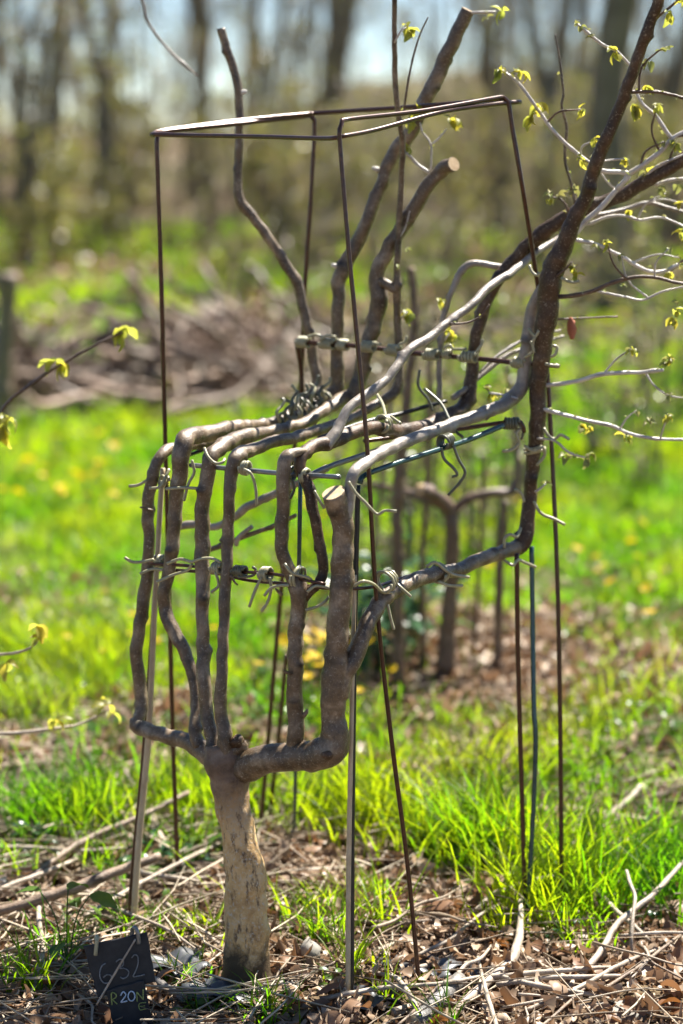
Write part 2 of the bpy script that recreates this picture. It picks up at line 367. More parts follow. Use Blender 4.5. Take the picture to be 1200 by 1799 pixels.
# burl where the limbs leave the trunk
limb('burl', [(404, 1340, -0.008, 36), (412, 1322, -0.010, 40), (420, 1308, -0.010, 36), (426, 1300, -0.006, 24)], 'bark', 0.15, 1.5, 16, 0.004)
limb('burl', [(408, 1312, -0.018, 10), (416, 1303, -0.022, 20), (424, 1296, -0.014, 12)], 'bark_dark', 0.2, 1.5, 12, 0.003)
# low arms
limb('arm', [(400, 1350, 0, 52), (376, 1331, .03, 42), (350, 1312, .06, 36), (318, 1300, .10, 29), (285, 1291, .13, 27), (255, 1283, .16, 27), (240, 1273, .17, 28), (238, 1262, .175, 20)], 'bark', .035, .45, 16)
limb('arm', [(398, 1336, .008, 34), (412, 1345, .0, 52), (436, 1345, -.018, 55), (471, 1334, -.05, 51), (512, 1329, -.07, 51), (554, 1328, -.10, 55), (580, 1317, -.115, 60), (590, 1290, -.115, 50), (586, 1258, -.115, 42), (587, 1225, -.115, 45), (589, 1190, -.115, 48), (590, 1160, -.115, 44), (591, 1140, -.115, 41), (594, 1104, -.115, 39), (598, 1062, -.115, 40), (600, 1021, -.11, 41), (602, 950, -.11, 39), (600, 908, -.11, 40), (592, 884, -.115, 42), (585, 865, -.1235, 41)],
     'bark', .028, .3, 20, capmat=True, label='thick front upright ending in a pale sawn cut')
limb('knot_hole', [(566, 1326, -.15, 10), (576, 1327, -.1445, 20), (584, 1328, -.138, 8)], 'bark_dark', .05, 0, 10, label='dark knot on the elbow of the arm')
YL1 = .19
limb('branch', [(238, 1275, .17, 24), (243, 1262, .175, 22), (249, 1235, YL1, 24), (245, 1200, YL1, 23), (239, 1150, YL1, 22), (246, 1100, YL1, 22), (253, 1050, YL1, 23), (259, 1000, YL1, 22), (262, 950, YL1, 20), (260, 908, YL1, 22), (262, 867, YL1, 21), (270, 826, .19, 20), (281, 804, .2, 21), (297, 789, .23, 21), (325, 785, .27, 20), (370, 776, .34, 19), (430, 757, .44, 19), (490, 737, .54, 19), (530, 713, .60, 20), (552, 690, .63, 21), (557, 667, .64, 20), (547, 610, .645, 19), (540, 570, .645, 19), (530, 527, .65, 19), (520, 493, .65, 19), (500, 460, .65, 18), (473, 420, .65, 18), (447, 383, .65, 18), (430, 366, .65, 20), (420, 347, .65, 17), (418, 317, .65, 15), (420, 250, .65, 15), (420, 183, .65, 14), (417, 150, .65, 15), (408, 115, .65, 15), (395, 75, .65, 15), (388, 50, .65, 15)],
     'bark', .03, 1.0, 12, label='leftmost branch, up the front, along the seat and up the back to a kinked bare top')
limb('branch', [(352, 1312, .05, 26), (342, 1285, .06, 22), (345, 1250, .08, 20), (340, 1200, .10, 19), (327, 1150, .12, 23), (311, 1120, .13, 23), (299, 1098, .14, 24), (290, 1068, .15, 23), (289, 1040, .15, 23), (294, 1012, .15, 23), (304, 965, .15, 24), (307, 910, .15, 25), (311, 867, .15, 26), (316, 825, .15, 29), (319, 795, .15, 32), (325, 773, .17, 34), (348, 763, .22, 31), (385, 757, .28, 27), (410, 750, .33, 25), (450, 748, .41, 21), (490, 741, .49, 22), (530, 722, .56, 24), (565, 703, .60, 26), (590, 686, .61, 26), (594, 660, .61, 24), (592, 600, .61, 22), (595, 533, .61, 23), (597, 487, .61, 27), (617, 447, .61, 25), (640, 397, .60, 23), (657, 357, .60, 23), (670, 323, .60, 22), (690, 273, .60, 24), (725, 225, .59, 27), (760, 150, .58, 26), (790, 85, .57, 25), (822, 17, .56, 24)],
     'bark', .03, 1.0, 14, capmat=True, label='second branch, thick bend at the seat corner, tall sawn upright behind')
limb('branch', [(382, 1330, .0, 34), (374, 1300, .01, 27), (364, 1250, .03, 24), (358, 1200, .04, 24), (357, 1150, .06, 24), (356, 1100, .07, 23), (355, 1000, .09, 26), (356, 950, .1, 27), (355, 908, .1, 27), (359, 867, .1, 25), (366, 825, .1, 26), (373, 800, .11, 28), (392, 784, .15, 29), (425, 768, .22, 28), (458, 762, .28, 22), (500, 753, .35, 21), (540, 740, .42, 21), (578, 716, .50, 22), (606, 698, .55, 25), (625, 683, .565, 29), (643, 617, .565, 26), (657, 567, .565, 29), (666, 523, .565, 33), (662, 485, .565, 28), (683, 437, .56, 25), (717, 383, .55, 25), (747, 335, .54, 25), (775, 300, .53, 25), (797, 288, .505, 26)],
     'bark', .035, 1.0, 14, capmat=True, label='third branch along the seat to a sawn stub with pale round end')
limb('branch', [(396, 1330, -.015, 32), (395, 1295, -.015, 26), (389, 1250, -.005, 22), (389, 1200, .0, 21), (391, 1150, .01, 20), (393, 1100, .02, 19), (395, 1050, .03, 20), (398, 1000, .04, 20), (400, 950, .05, 21), (402, 905, .05, 21), (404, 867, .05, 21), (408, 825, .06, 25), (415, 803, .07, 27), (437, 792, .12, 25), (475, 778, .18, 22), (517, 768, .25, 20), (554, 757, .32, 20), (585, 747, .38, 18), (622, 732, .45, 17), (660, 711, .51, 18), (688, 694, .54, 19), (700, 672, .55, 17), (701, 617, .55, 14), (698, 550, .55, 13), (697, 510, .545, 17), (698, 470, .54, 12), (702, 383, .53, 11), (705, 317, .52, 10.5), (707, 250, .5, 10.5), (698, 190, .48, 10), (694, 140, .47, 10), (693, 60, .45, 9), (693, -40, .43, 9), (690, -150, .41, 7)],
     'bark', .03, 1.1, 12, label='fourth branch, ending in a long thin whip that leaves the top')
# middle upright with its fork
limb('branch', [(521, 1330, -.07, 40), (520, 1295, -.075, 30), (519, 1250, -.075, 29), (519, 1150, -.075, 28), (521, 1100, -.07, 28), (526, 1060, -.07, 31), (524, 1030, -.07, 34), (512, 1008, -.07, 24), (500, 985, -.07, 23), (495, 960, -.07, 23), (495, 933, -.07, 24), (497, 880, -.07, 24), (499, 833, -.07, 25), (501, 810, -.066, 25), (506, 799, -.06, 22), (520, 794, -.05, 17), (536, 793, -.035, 12)],
     'bark', .035, .5, 14, label='middle upright with a blunt top that leans into the seat')
limb('branch', [(527, 1058, -.07, 22), (540, 1042, -.07, 20), (557, 1027, -.07, 18), (567, 1006, -.065, 18), (567, 983, -.065, 18), (560, 945, -.06, 19), (553, 912, -.06, 20), (547, 880, -.055, 22), (541, 852, -.05, 21), (530, 833, -.05, 19), (526, 815, -.045, 22), (534, 797, -.03, 24), (552, 785, .0, 24), (575, 778, .03, 26), (600, 768, .07, 26), (630, 756, .12, 25), (660, 752, .17, 24), (695, 757, .24, 24), (735, 753, .32, 24), (772, 737, .39, 24), (802, 724, .44, 26), (822, 704, .47, 27), (828, 660, .48, 23), (833, 610, .48, 22), (843, 563, .48, 22), (860, 517, .48, 23), (880, 483, .48, 24), (907, 453, .48, 25), (940, 420, .47, 26), (977, 393, .46, 26), (1017, 370, .45, 27), (1060, 356, .44, 26), (1100, 340, .43, 25), (1150, 310, .41, 24), (1205, 278, .4, 23), (1290, 225, .37, 20), (1400, 180, .33, 12)],
     'bark_dark', .035, .9, 14, label='dark branch that crosses the seat and arches away to the right')
limb('branch', [(572, 783, .02, 22), (586, 765, .035, 21), (598, 745, .05, 18), (612, 718, .07, 17), (642, 694, .10, 17), (679, 667, .14, 16), (717, 617, .19, 16), (750, 596, .23, 16), (788, 566, .27, 15), (835, 530, .32, 15), (860, 503, .36, 15), (900, 478, .41, 14), (940, 445, .47, 13), (967, 428, .50, 13), (1003, 408, .52, 13), (1033, 383, .53, 12), (1067, 376, .54, 10), (1102, 367, .55, 9), (1140, 357, .55, 8), (1200, 372, .56, 7), (1280, 380, .57, 5)],
     'bark_grey', .02, 1.2, 12, label='slim silver-grey branch slanting across the front of the seat')
# right front: seat branch and rising back branch
limb('branch', [(604, 930, -.115, 26), (610, 890, -.11, 24), (616, 856, -.105, 22), (622, 833, -.10, 21), (636, 818, -.07, 22), (658, 802, -.03, 22), (700, 782, .05, 22), (745, 763, .13, 22), (790, 747, .20, 22), (835, 731, .27, 23), (868, 718, .33, 24), (896, 704, .38, 26), (916, 679, .40, 27), (921, 646, .40, 25), (928, 592, .40, 24), (933, 555, .40, 24), (944, 525, .39, 24), (955, 505, .385, 22)],
     'bark_grey', .025, 1.0, 14, label='rightmost seat branch, pale on top, bending up into the back')
limb('branch', [(592, 1222, -.115, 40), (605, 1182, -.112, 37), (622, 1152, -.10, 34), (640, 1111, -.085, 30), (655, 1077, -.06, 29), (677, 1048, -.02, 29), (711, 1028, .04, 27), (756, 1011, .11, 26), (805, 1001, .19, 25), (850, 981, .26, 25), (887, 969, .32, 25), (908, 962, .352, 26)],
     'bark', .035, .9, 16, label='low rail forking off the thick upright and running back to the right post')
limb('branch', [(893, 967, .33, 22), (906, 963, .35, 27), (914, 958, .36, 29), (924, 938, .37, 28), (929, 905, .375, 25), (932, 867, .38, 24), (933, 840, .38, 24), (937, 800, .38, 26), (944, 750, .38, 29), (945, 683, .38, 29), (953, 617, .37, 32), (962, 550, .36, 37), (966, 500, .355, 41), (978, 457, .35, 39), (995, 420, .34, 32), (1010, 383, .33, 27), (1030, 345, .32, 25), (1050, 280, .30, 24), (1085, 200, .28, 22), (1110, 130, .26, 21), (1135, 60, .24, 20), (1158, -5, .22, 19), (1185, -90, .19, 15), (1200, -160, .17, 9)],
     'bark_dark', .035, .9, 16, label='dark right post of the chair, rising out of the top right')
limb('stub', [(990, 425, .34, 20), (1003, 416, .34, 19), (1010, 411, .34, 17)], 'bark_dark', .03, 0, 10, capmat=True, label='short sawn stub')
limb('branch', [(772, 700, .5, 12), (772, 687, .5, 10), (772, 633, .5, 10), (778, 567, .5, 11), (790, 523, .5, 11), (808, 482, .5, 12), (823, 465, .5, 13), (843, 462, .5, 12), (868, 467, .5, 12), (890, 468, .51, 11), (930, 455, .53, 9)],
     'bark_grey', .03, 1.4, 10, label='thin upright in the back, hooked over at the top')
# cross branches at the back of the legs
limb('branch', [(300, 928, .45, 13), (320, 924, .45, 14), (345, 921, .44, 14), (375, 926, .43, 13), (398, 918, .42, 13), (414, 907, .41, 14), (434, 891, .39, 15), (483, 867, .36, 14), (530, 846, .33, 13), (575, 822, .30, 13)], 'bark_grey', .03, 1.2, 10, label='pale cross branch behind the front legs')
limb('branch', [(352, 970, .40, 9), (387, 960, .38, 9), (421, 946, .36, 9), (483, 923, .33, 8), (520, 905, .31, 7)], 'bark', .03, 1.4, 10, label='thin cross branch behind the front legs')
limb('spur', [(415, 958, .36, 8), (419, 945, .355, 9), (430, 935, .35, 9), (443, 925, .345, 8)], 'bark_grey', .03, 1, 8)
limb('spur', [(697, 512, .54, 13), (684, 503, .545, 16), (674, 497, .55, 17), (662, 492, .56, 12)], 'bark', .07, 1, 10)
for a, b, Y in ((420, 165, .65), (421, 220, .65), (596, 470, .61), (667, 300, .6)):
    s = 1 if a < 500 else -1
    limb('spur', [(a, b, Y, 10), (a + 6 * s, b - 3, Y - .003, 9), (a + 13 * s, b - 5, Y - .005, 6)], 'twig_silver', .05, 0, 8)
for tr in ([(268, 897, .17, 5), (255, 893, .165, 4), (246, 891, .16, 3)], [(495, 1045, -.08, 7), (488, 1038, -.085, 5), (484, 1034, -.09, 3)], [(512, 1184, -.09, 7), (503, 1181, -.095, 6), (499, 1177, -.1, 3)],
           [(532, 1258, -.08, 10), (538, 1252, -.085, 8), (540, 1246, -.085, 4)], [(405, 1010, .03, 6), (413, 1024, .03, 4), (418, 1028, .03, 3)]):
    limb('spur', tr, 'bark', .04, 0, 8)

# ---- leaves on twigs
def leaf_mesh(name, L, Wd, fold, curl, mat, serr=0.0):
    n = 5; V = []; F = []
    for i in range(n + 1):
        t = i / n; w = Wd * (math.sin(math.pi * min(1, t * 0.93 + 0.03)) ** 0.8) * (1 - 0.25 * t) + (0.0006 if i in (0, n) else 0)
        y = L * (t if curl == 0 else math.sin(curl * t) / curl); z = -L * ((1 - math.cos(curl * t)) / curl if curl else 0)
        sr = 1 + serr * (1 if i % 2 else -1)
        V += [(-w * sr, y, z + fold * w), (0, y, z), (w * sr, y, z + fold * w)]
    for i in range(n):
        a = 3 * i; F += [(a, a + 1, a + 4, a + 3), (a + 1, a + 2, a + 5, a + 4)]
    me = bpy.data.meshes.new(name); me.from_pydata(V, [], F); me.materials.append(mat)
    me.polygons.foreach_set('use_smooth', [True] * len(F)); me.update(); return me
LEAF = [leaf_mesh('leaf', 0.030, 0.0085, 0.7, 1.1, M['leaf'], .08), leaf_mesh('leaf', 0.026, 0.0095, 0.5, 0.7, M['leaf'], .1), leaf_mesh('leaf', 0.022, 0.006, 0.9, 1.5, M['leaf'], .06)]
BUD = [leaf_mesh('bud', 0.016, 0.0055, 0.9, 0.9, M['bud']), leaf_mesh('bud', 0.013, 0.0045, 1.0, 1.3, M['bud'])]
def put(me, name, parent, root, p, rot, s):
    o = bpy.data.objects.new(name, me); COL.objects.link(o); o.parent = parent
    o.location = Vector(p) - (Vector(root.location) if root else Vector((0, 0, 0)))
    o.rotation_euler = rot; o.scale = (s, s, s); return o
def cluster(parent, root, px, py, Y, size=1.0, n=3, down=True, bud=False):
    p = P(px, py, Y)
    for i in range(n):
        az = random.uniform(0, 6.28); tilt = random.uniform(-1.4, -0.3) if down and random.random() < .65 else random.uniform(-0.3, 0.9)
        me = random.choice(BUD if bud else LEAF)
        put(me, 'bud' if bud else 'leaf', parent, root, p + np.array([random.uniform(-.003, .003) for _ in range(3)]), Euler((tilt, random.uniform(-.6, .6), az), 'XYZ'), size * random.uniform(.8, 1.15))
def twig(tr, mat='twig_silver', leaves=(), buds=(), parent=None, root=None, label=None, name='twig'):
    root = root or tree; p, r = trace(tr); SEED[0] += 1; r = [v * (.85 if mat == 'twig_silver' else 1) for v in r]
    V, F, uv = tube(p, r, 0.007, 8, 0.05, 1.6, SEED[0])
    o = mesh_obj(name, V, F, M[mat], parent or root, root=root, uv=uv)
    if label: o['label'] = label
    for l in leaves:
        cluster(o, root, l[0], l[1], tr[0][2] if len(l) < 4 else l[3], (l[2] if len(l) > 2 else 1.0) * .85, 5)
    for l in buds: cluster(o, root, l[0], l[1], tr[0][2], l[2] if len(l) > 2 else 1.0, 3, random.random() < .5, True)
    if root is tree:                                   # small buds at the nodes along the twig
        for a, b in zip(tr[:-1], tr[1:]):
            t = random.random(); m_ = [a[k] + (b[k] - a[k]) * t for k in range(3)]
            if random.random() < .7: cluster(o, root, m_[0] + random.uniform(-2, 2), m_[1] - a[3] * .4, m_[2], random.uniform(.4, .75), 1, False, True)
    return o
q = .40
twig([(1083, 333, q, 11), (1104, 306, q, 10), (1060, 300, q, 9.5), (1037, 287, q, 9), (1005, 262, q, 8), (972, 230, q, 8), (937, 181, q, 7), (911, 146, q, 6.5), (882, 124, q, 5)], leaves=[(876, 122, 1.2), (918, 128, 1.0), (946, 183, 1.2), (934, 205, 1.2), (1022, 281, 1.0)], buds=[(905, 125)])
twig([(1098, 320, q, 11), (1104, 306, q, 10), (1130, 289, q, 11), (1159, 268, q, 11), (1180, 245, q, 10), (1202, 232, q, 9), (1260, 215, q, 7)], leaves=[(1096, 284, .8)], buds=[(1178, 248), (1165, 226)])
twig([(1010, 412, q, 13), (1030, 388, q, 12), (1060, 360, q, 12), (1083, 333, q, 11)])
twig([(1180, 243, q, 9), (1168, 228, q, 9), (1153, 204, q, 8), (1140, 194, q, 8), (1127, 181, q, 7), (1118, 163, q, 6)], leaves=[(1112, 182, 1.2), (1117, 195, 1.0)])
twig([(1106, 162, .27, 7), (1145, 161, .27, 7), (1171, 165, .27, 6), (1202, 173, .27, 6), (1260, 190, .27, 5)], 'twig_brown', leaves=[(1137, 152, 1.0)])
twig([(1123, 162, .27, 4), (1124, 131, .27, 4), (1133, 111, .27, 4), (1156, 90, .27, 3.5), (1166, 84, .27, 3)], 'twig_brown', buds=[(1141, 106, 1.3), (1170, 92, 1.4)])
twig([(1146, 36, .23, 6), (1160, 26, .23, 5), (1171, 17, .23, 4), (1185, 5, .23, 4), (1210, -20, .23, 4)], 'twig_brown', leaves=[(1175, 24, 1.0), (1195, 4, .9)])
twig([(1110, 118, .34, 6), (1083, 90, .34, 6), (1060, 79, .34, 6), (1037, 61, .34, 6), (1013, 41, .34, 5)], leaves=[(1082, 92, 1.1)], buds=[(1013, 41), (1038, 68), (1020, 46)])
twig([(1014, 372, .42, 6), (1002, 318, .42, 5), (993, 286, .42, 5), (993, 254, .42, 6), (996, 225, .42, 5), (987, 187, .42, 5), (990, 163, .42, 4.5), (984, 111, .42, 4), (975, 60, .42, 3)], 'bark', buds=[(1010, 328), (1005, 335)])
twig([(1055, 284, .36, 4), (1075, 281, .36, 4), (1097, 279, .36, 3.5)], leaves=[(1100, 280, .8)])
twig([(815, 24, .56, 7), (836, 22, .55, 6), (871, 21, .54, 5)], leaves=[(882, 18, 1.1)], buds=[(855, 32)])
twig([(693, 75, .45, 5), (706, 52, .44, 4), (714, 48, .44, 3)], leaves=[(718, 46, 1.1), (724, 52, 1.0)])
twig([(708, 205, .49, 4), (716, 150, .48, 4), (726, 100, .48, 3.5), (738, 60, .47, 3), (752, 30, .46, 2.5)], 'twig_brown')
twig([(754, 303, .53, 8), (735, 290, .53, 7), (722, 277, .53, 6), (712, 268, .52, 5)], leaves=[(716, 258, .8)])
twig([(757, 300, .53, 4), (757, 255, .53, 4), (742, 232, .53, 4), (738, 215, .53, 3)], leaves=[(722, 215, .9), (732, 195, .9), (735, 188, .8)])
twig([(757, 255, .53, 4), (772, 242, .53, 4), (785, 226, .53, 3)], leaves=[(797, 208, 1.1), (806, 214, 1.0)], buds=[(790, 210)])
twig([(955, 678, .38, 9), (1015, 670, .37, 9), (1060, 657, .36, 9), (1125, 654, .35, 8), (1166, 650, .34, 7)], buds=[(1172, 640, 1.4), (1170, 632, 1.3)], leaves=[(1176, 628, .8)])
twig([(1134, 655, .35, 5), (1150, 678, .35, 4), (1175, 695, .35, 4), (1210, 700, .35, 3)], buds=[(1178, 694)])
twig([(945, 718, .37, 9), (967, 722, .37, 8), (1025, 738, .36, 8), (1075, 748, .35, 8), (1100, 760, .35, 7), (1145, 770, .34, 7), (1205, 772, .34, 6), (1260, 765, .33, 5)], leaves=[(1020, 748, .9), (1100, 768, .9), (1036, 752, .7)], buds=[(1137, 742, 1.2), (1140, 735)])
twig([(965, 523, .36, 9), (1005, 519, .34, 8), (1040, 512, .33, 7), (1090, 492, .32, 7), (1140, 486, .31, 6), (1192, 497, .3, 6), (1240, 500, .3, 5)], 'twig_brown', buds=[(1095, 500)])
twig([(1046, 511, .33, 5), (1075, 517, .33, 5), (1100, 522, .33, 5), (1130, 527, .33, 5), (1165, 512, .32, 5), (1205, 503, .32, 4)], 'twig_silver', leaves=[(1186, 545, .8), (1184, 560, .9)], buds=[(1190, 532)])
twig([(1005, 420, .36, 9), (1043, 428, .38, 8), (1067, 438, .39, 8), (1097, 453, .40, 8), (1120, 468, .41, 8), (1158, 478, .42, 8), (1205, 458, .43, 7)], 'twig_silver', leaves=[(1178, 480, .8)], buds=[(1045, 432), (1195, 465)])
twig([(1012, 392, .45, 8), (1033, 394, .45, 8), (1067, 381, .45, 7), (1100, 380, .45, 6), (1125, 387, .45, 6), (1160, 382, .45, 5), (1205, 398, .45, 4)], 'twig_silver', leaves=[(1105, 372, .9), (1196, 410, .9)])
twig([(1133, 312, .41, 6), (1148, 297, .40, 6), (1165, 287, .40, 6), (1205, 270, .39, 5)], buds=[(1137, 300)], leaves=[(1142, 298, .6)])
twig([(1150, 326, .43, 8), (1170, 318, .43, 7), (1205, 313, .43, 6)], buds=[(1160, 330, 1.3), (1190, 325, 1.3)])
twig([(1000, 390, .44, 4), (995, 362, .44, 4), (985, 350, .44, 3), (968, 346, .44, 3)], 'twig_brown', buds=[(966, 340, 1.3), (982, 345, 1.2), (1010, 332, 1.3)], leaves=[(964, 350, .7)])
twig([(944, 770, .36, 5), (975, 775, .34, 5), (1000, 795, .33, 5), (1028, 804, .32, 4)], 'twig_silver', buds=[(993, 803, 1.5), (1028, 806, 1.5), (1034, 800, 1.4), (998, 793)])
twig([(940, 864, .365, 6), (950, 858, .36, 5), (959, 849, .36, 4)], buds=[(959, 849)])
twig([(843, 655, .47, 5), (868, 630, .49, 6), (900, 608, .52, 6), (925, 595, .54, 5), (985, 580, .58, 4)], 'bark_grey')
twig([(795, 700, .45, 11), (820, 682, .47, 11), (850, 656, .5, 10), (890, 625, .53, 9), (940, 606, .56, 7), (990, 590, .6, 5)], 'bark_grey')
twig([(860, 690, .4, 5), (885, 694, .38, 5), (910, 700, .36, 4)], 'twig_silver', leaves=[(865, 690, .8), (878, 698, .8)], buds=[(850, 680), (890, 690), (900, 700)])
twig([(790, 569, .26, 4), (820, 567, .26, 4), (845, 555, .26, 3), (860, 535, .26, 3)], 'twig_brown')
twig([(700, 420, .53, 3), (712, 400, .53, 3), (720, 370, .53, 2.5)], 'twig_silver', buds=[(713, 440), (700, 467)])
twig([(703, 560, .55, 5), (712, 552, .54, 4), (716, 548, .54, 3)], leaves=[(716, 545, 1.0), (722, 552, 1.0)])
twig([(780, 600, .5, 4), (786, 590, .49, 4), (790, 586, .49, 3)], leaves=[(789, 580, 1.0), (795, 590, .9), (788, 592, .9)])
twig([(778, 540, .5, 3), (773, 532, .5, 3), (771, 528, .5, 2)], leaves=[(773, 526, .8)])
twig([(955, 500, .35, 4), (985, 480, .33, 4), (1005, 460, .32, 3)], 'twig_brown', leaves=[(1008, 468, .9), (1013, 480, .8)])
for a, b, Y in ((1125, 290, .4), (1160, 268, .4), (1190, 240, .4), (1120, 384, .45), (1165, 381, .45), (1110, 462, .41), (1180, 470, .43), (1100, 490, .31), (1150, 488, .31), (1060, 657, .36), (1090, 752, .35), (1160, 771, .34), (1130, 360, .55), (1175, 300, .41), (1090, 340, .43), (1020, 276, .4), (960, 216, .4), (1140, 524, .33)):
    an = random.uniform(-2.6, .6); L = random.uniform(35, 95); q1 = (a + L * .5 * math.cos(an) + random.uniform(-6, 6), b + L * .5 * math.sin(an), Y - .01); q2 = (a + L * math.cos(an + .25), b + L * math.sin(an + .25), Y - .02)
    twig([(a, b, Y, 4.5), (*q1, 3.8), (*q2, 2.6)], random.choice(['twig_silver', 'twig_silver', 'twig_brown']), leaves=[(q2[0], q2[1], .75, q2[2])] if random.random() < .5 else [], buds=[(q2[0], q2[1], 1.0)])
ck = twig([(958, 562, .42, 4), (1000, 560, .44, 4), (1040, 558, .46, 3), (1085, 556, .48, 3)], 'twig_brown')
p, r = trace([(1001, 558, .44, 6), (1003, 568, .44, 13), (1004, 580, .44, 14), (1005, 596, .44, 7)])
V, F, uv = tube(p, r, .003, 8, .12, 0, 3); mesh_obj('catkin', V, F, M['catkin'], ck, root=tree, uv=uv)['label'] = 'drooping reddish brown catkin'

# ------------------------------------------------------------------ rods that hold the tree in shape
def rod(name, tr, mat, label, cat='rod', step=0.012, parent=None, root=None, sides=10):
    p, r = trace(tr); V, F, uv = tube(p, r, step, sides, 0.012, 0, len(label))
    if parent is not None: return mesh_obj(name, V, F, M[mat], parent, root=root, uv=uv)
    b = min(p, key=lambda q: q[2]); o = mesh_obj(name, V, F, M[mat], uv=uv, origin=b)
    return tag(o, label, cat)
fb = G(737, 1738)
fr = empty('wire_frame', fb, 'tall rusty wire box frame standing around the chair tree', 'wire frame')
D = 8.2
def corner(a, b, c, k=0.06):
    """points easing round a bend at b"""
    a, b, c = (np.array(v, float) for v in (a, b, c)); f = k
    return [tuple(b + (a - b) * f), tuple(b + (a - b) * f * .3 + (c - b) * f * .3 * .5), tuple(b + (c - b) * f)]
A0, A1 = (272, 238, .42, D), (313, 1552, .50, D)
B0, B1 = (597, 214, -.02, D), (739, 1756, -.055, D)
C0_, C1_ = (888, 176, .36, D), (987, 1612, .33, D)
D0, D1 = (552, 204, .72, D), (455, 1486, .745, D)
rod('hoop', [A1, (304, 1300, .48, D), (296, 1000, .46, D), (291, 800, .45, D), (284, 520, .43, D), (277, 300, .42, D), (275.5, 252, .42, D), (277, 237, .421, D), (290, 231, .44, D), (420, 217, .58, D), (530, 205, .70, D), (546, 203.5, .716, D), (552, 211, .72, D), (551, 260, .72, D), (544, 380, .72, D), (535, 520, .725, D), (529, 660, .73, D), (506, 900, .735, D), (490, 1080, .74, D), D1], 'rust', 'h', parent=fr, root=fr)
rod('hoop', [B1, (716, 1520, -.04, D), (688, 1300, -.045, D), (662, 1060, -.05, D), (646, 800, -.05, D), (630, 620, -.04, D), (611, 420, -.03, D), (598, 262, -.02, D), (596.5, 228, -.02, D), (601, 214, -.012, D), (615, 209, .01, D), (740, 195, .17, D), (860, 174, .33, D), (884, 171, .362, D), (893, 180, .365, D), (900, 225, .365, D), (918, 330, .365, D), (940, 470, .41, D), (953, 560, .43, D), (962, 660, .42, D), (970, 800, .40, D), (979, 1010, .37, D), (984, 1250, .35, D), C1_], 'rust', 'h', parent=fr, root=fr)
ring = [(270, 237, .41, D), (288, 229, .45, D), (420, 212, .585, D), (545, 200, .71, D), (560, 198.5, .715, D), (720, 188, .55, D), (850, 177, .40, D), (880, 174.5, .36, D)]
rod('ring', ring, 'rust', 'h', parent=fr, root=fr)
rod('ring', [(266, 236, .40, D), (340, 238, .32, D), (450, 240, .18, D), (560, 243, .03, D), (590, 242, -.012, D), (604, 239, -.012, D), (660, 228, .06, D), (780, 196, .22, D), (870, 183, .34, D), (914, 179, .395, D)], 'rust', 'h', parent=fr, root=fr)

gb = G(617, 1772)
rod('steel_rod', [(617, 1792, -.11, 10), (619, 1400, -.075, 10), (624, 1050, -.055, 10), (629, 852, -.045, 10)], 'black', 'black rod standing close behind the thick sawn front upright')
rod('steel_rod', [(632, 850, -.05, 10), (634, 842, -.048, 10), (646, 832, -.035, 10), (708, 810, .04, 10), (767, 791, .115, 10), (825, 772, .20, 10), (883, 748, .28, 10)], 'teal', 'dark teal rod running back beneath the rightmost seat branch')
cane = rod('garden_cane', [(611, 1790, -.115, 9), (613, 1500, -.09, 9), (619, 1200, -.07, 8), (623, 1010, -.058, 8)], 'cane', 'bamboo cane against the dark rod below the sawn upright', 'cane')
cane2 = rod('garden_cane', [(234, 1632, .235, 12), (244, 1480, .235, 11.5), (261, 1290, .235, 11), (272, 1060, .24, 10), (281, 900, .25, 9.5), (286, 822, .26, 9.5)], 'cane', 'pale bamboo cane behind the leftmost leg', 'cane')
rod('steel_rod', [(226, 1630, .25, 9), (236, 1500, .25, 9), (252, 1330, .255, 8.5), (268, 1100, .265, 8), (274, 1000, .27, 8)], 'rust', 'rusty rod standing beside the pale bamboo cane at left')
rod('steel_rod', [(335, 817, .14, 9), (390, 822, .09, 9), (444, 827, .03, 9), (487, 831, -.01, 9), (546, 835, -.05, 9), (597, 838, -.085, 9)], 'steel', 'bright steel rod across the front edge of the seat')
rod('steel_rod', [(546, 834, .02, 10), (583, 818, .06, 10), (637, 800, .13, 10), (700, 778, .22, 10), (770, 752, .33, 9)], 'steel', 'grey steel rod running back beneath the slanting grey branch')
rod('steel_rod', [(528, 846, .06, 8), (526, 950, .06, 8), (522, 1200, .30, 8), (518, 1420, .62, 7), (517, 1470, .78, 7)], 'teal', 'thin green rod sloping down behind the middle upright')
rod('steel_rod', [(503, 1150, .80, 8), (490, 1290, .82, 8), (470, 1462, .84, 8)], 'rust', 'short rusty rod beside the back left frame leg')
rod('steel_rod', [(908, 972, .30, 8.5), (910, 1150, .30, 8.5), (917, 1400, .295, 8.5), (924, 1632, .285, 8.5)], 'rust', 'rusty rod leaning beneath the elbow of the low rail')
rod('steel_rod', [(934, 960, .36, 9), (936, 1100, .34, 9), (938, 1240, .31, 9), (941, 1300, .30, 9), (937, 1420, .292, 8.5), (927, 1600, .275, 8.5), (924, 1634, .272, 8)], 'teal', 'dark green bent rod below the right post')
rod('steel_rod', [(518, 600, .615, 9), (575, 604, .595, 9), (640, 609, .545, 9), (700, 617, .53, 9), (745, 622, .51, 9), (840, 630, .46, 9), (905, 637, .42, 9), (982, 643, .36, 8)], 'rust', 'rusty crossbar wired across the uprights of the backrest')
rod('steel_rod', [(522, 604, .63, 9), (529, 650, .64, 9), (530, 690, .64, 9)], 'rust', 'short rusty rod hanging at the left end of the crossbar')
rod('steel_rod', [(262, 990, .17, 6), (330, 994, .12, 6), (400, 1004, .055, 6), (470, 1007, -.02, 6), (540, 1020, -.09, 6), (572, 1026, -.1, 6)], 'rust', 'upper thin rod across the front legs', 'rod')
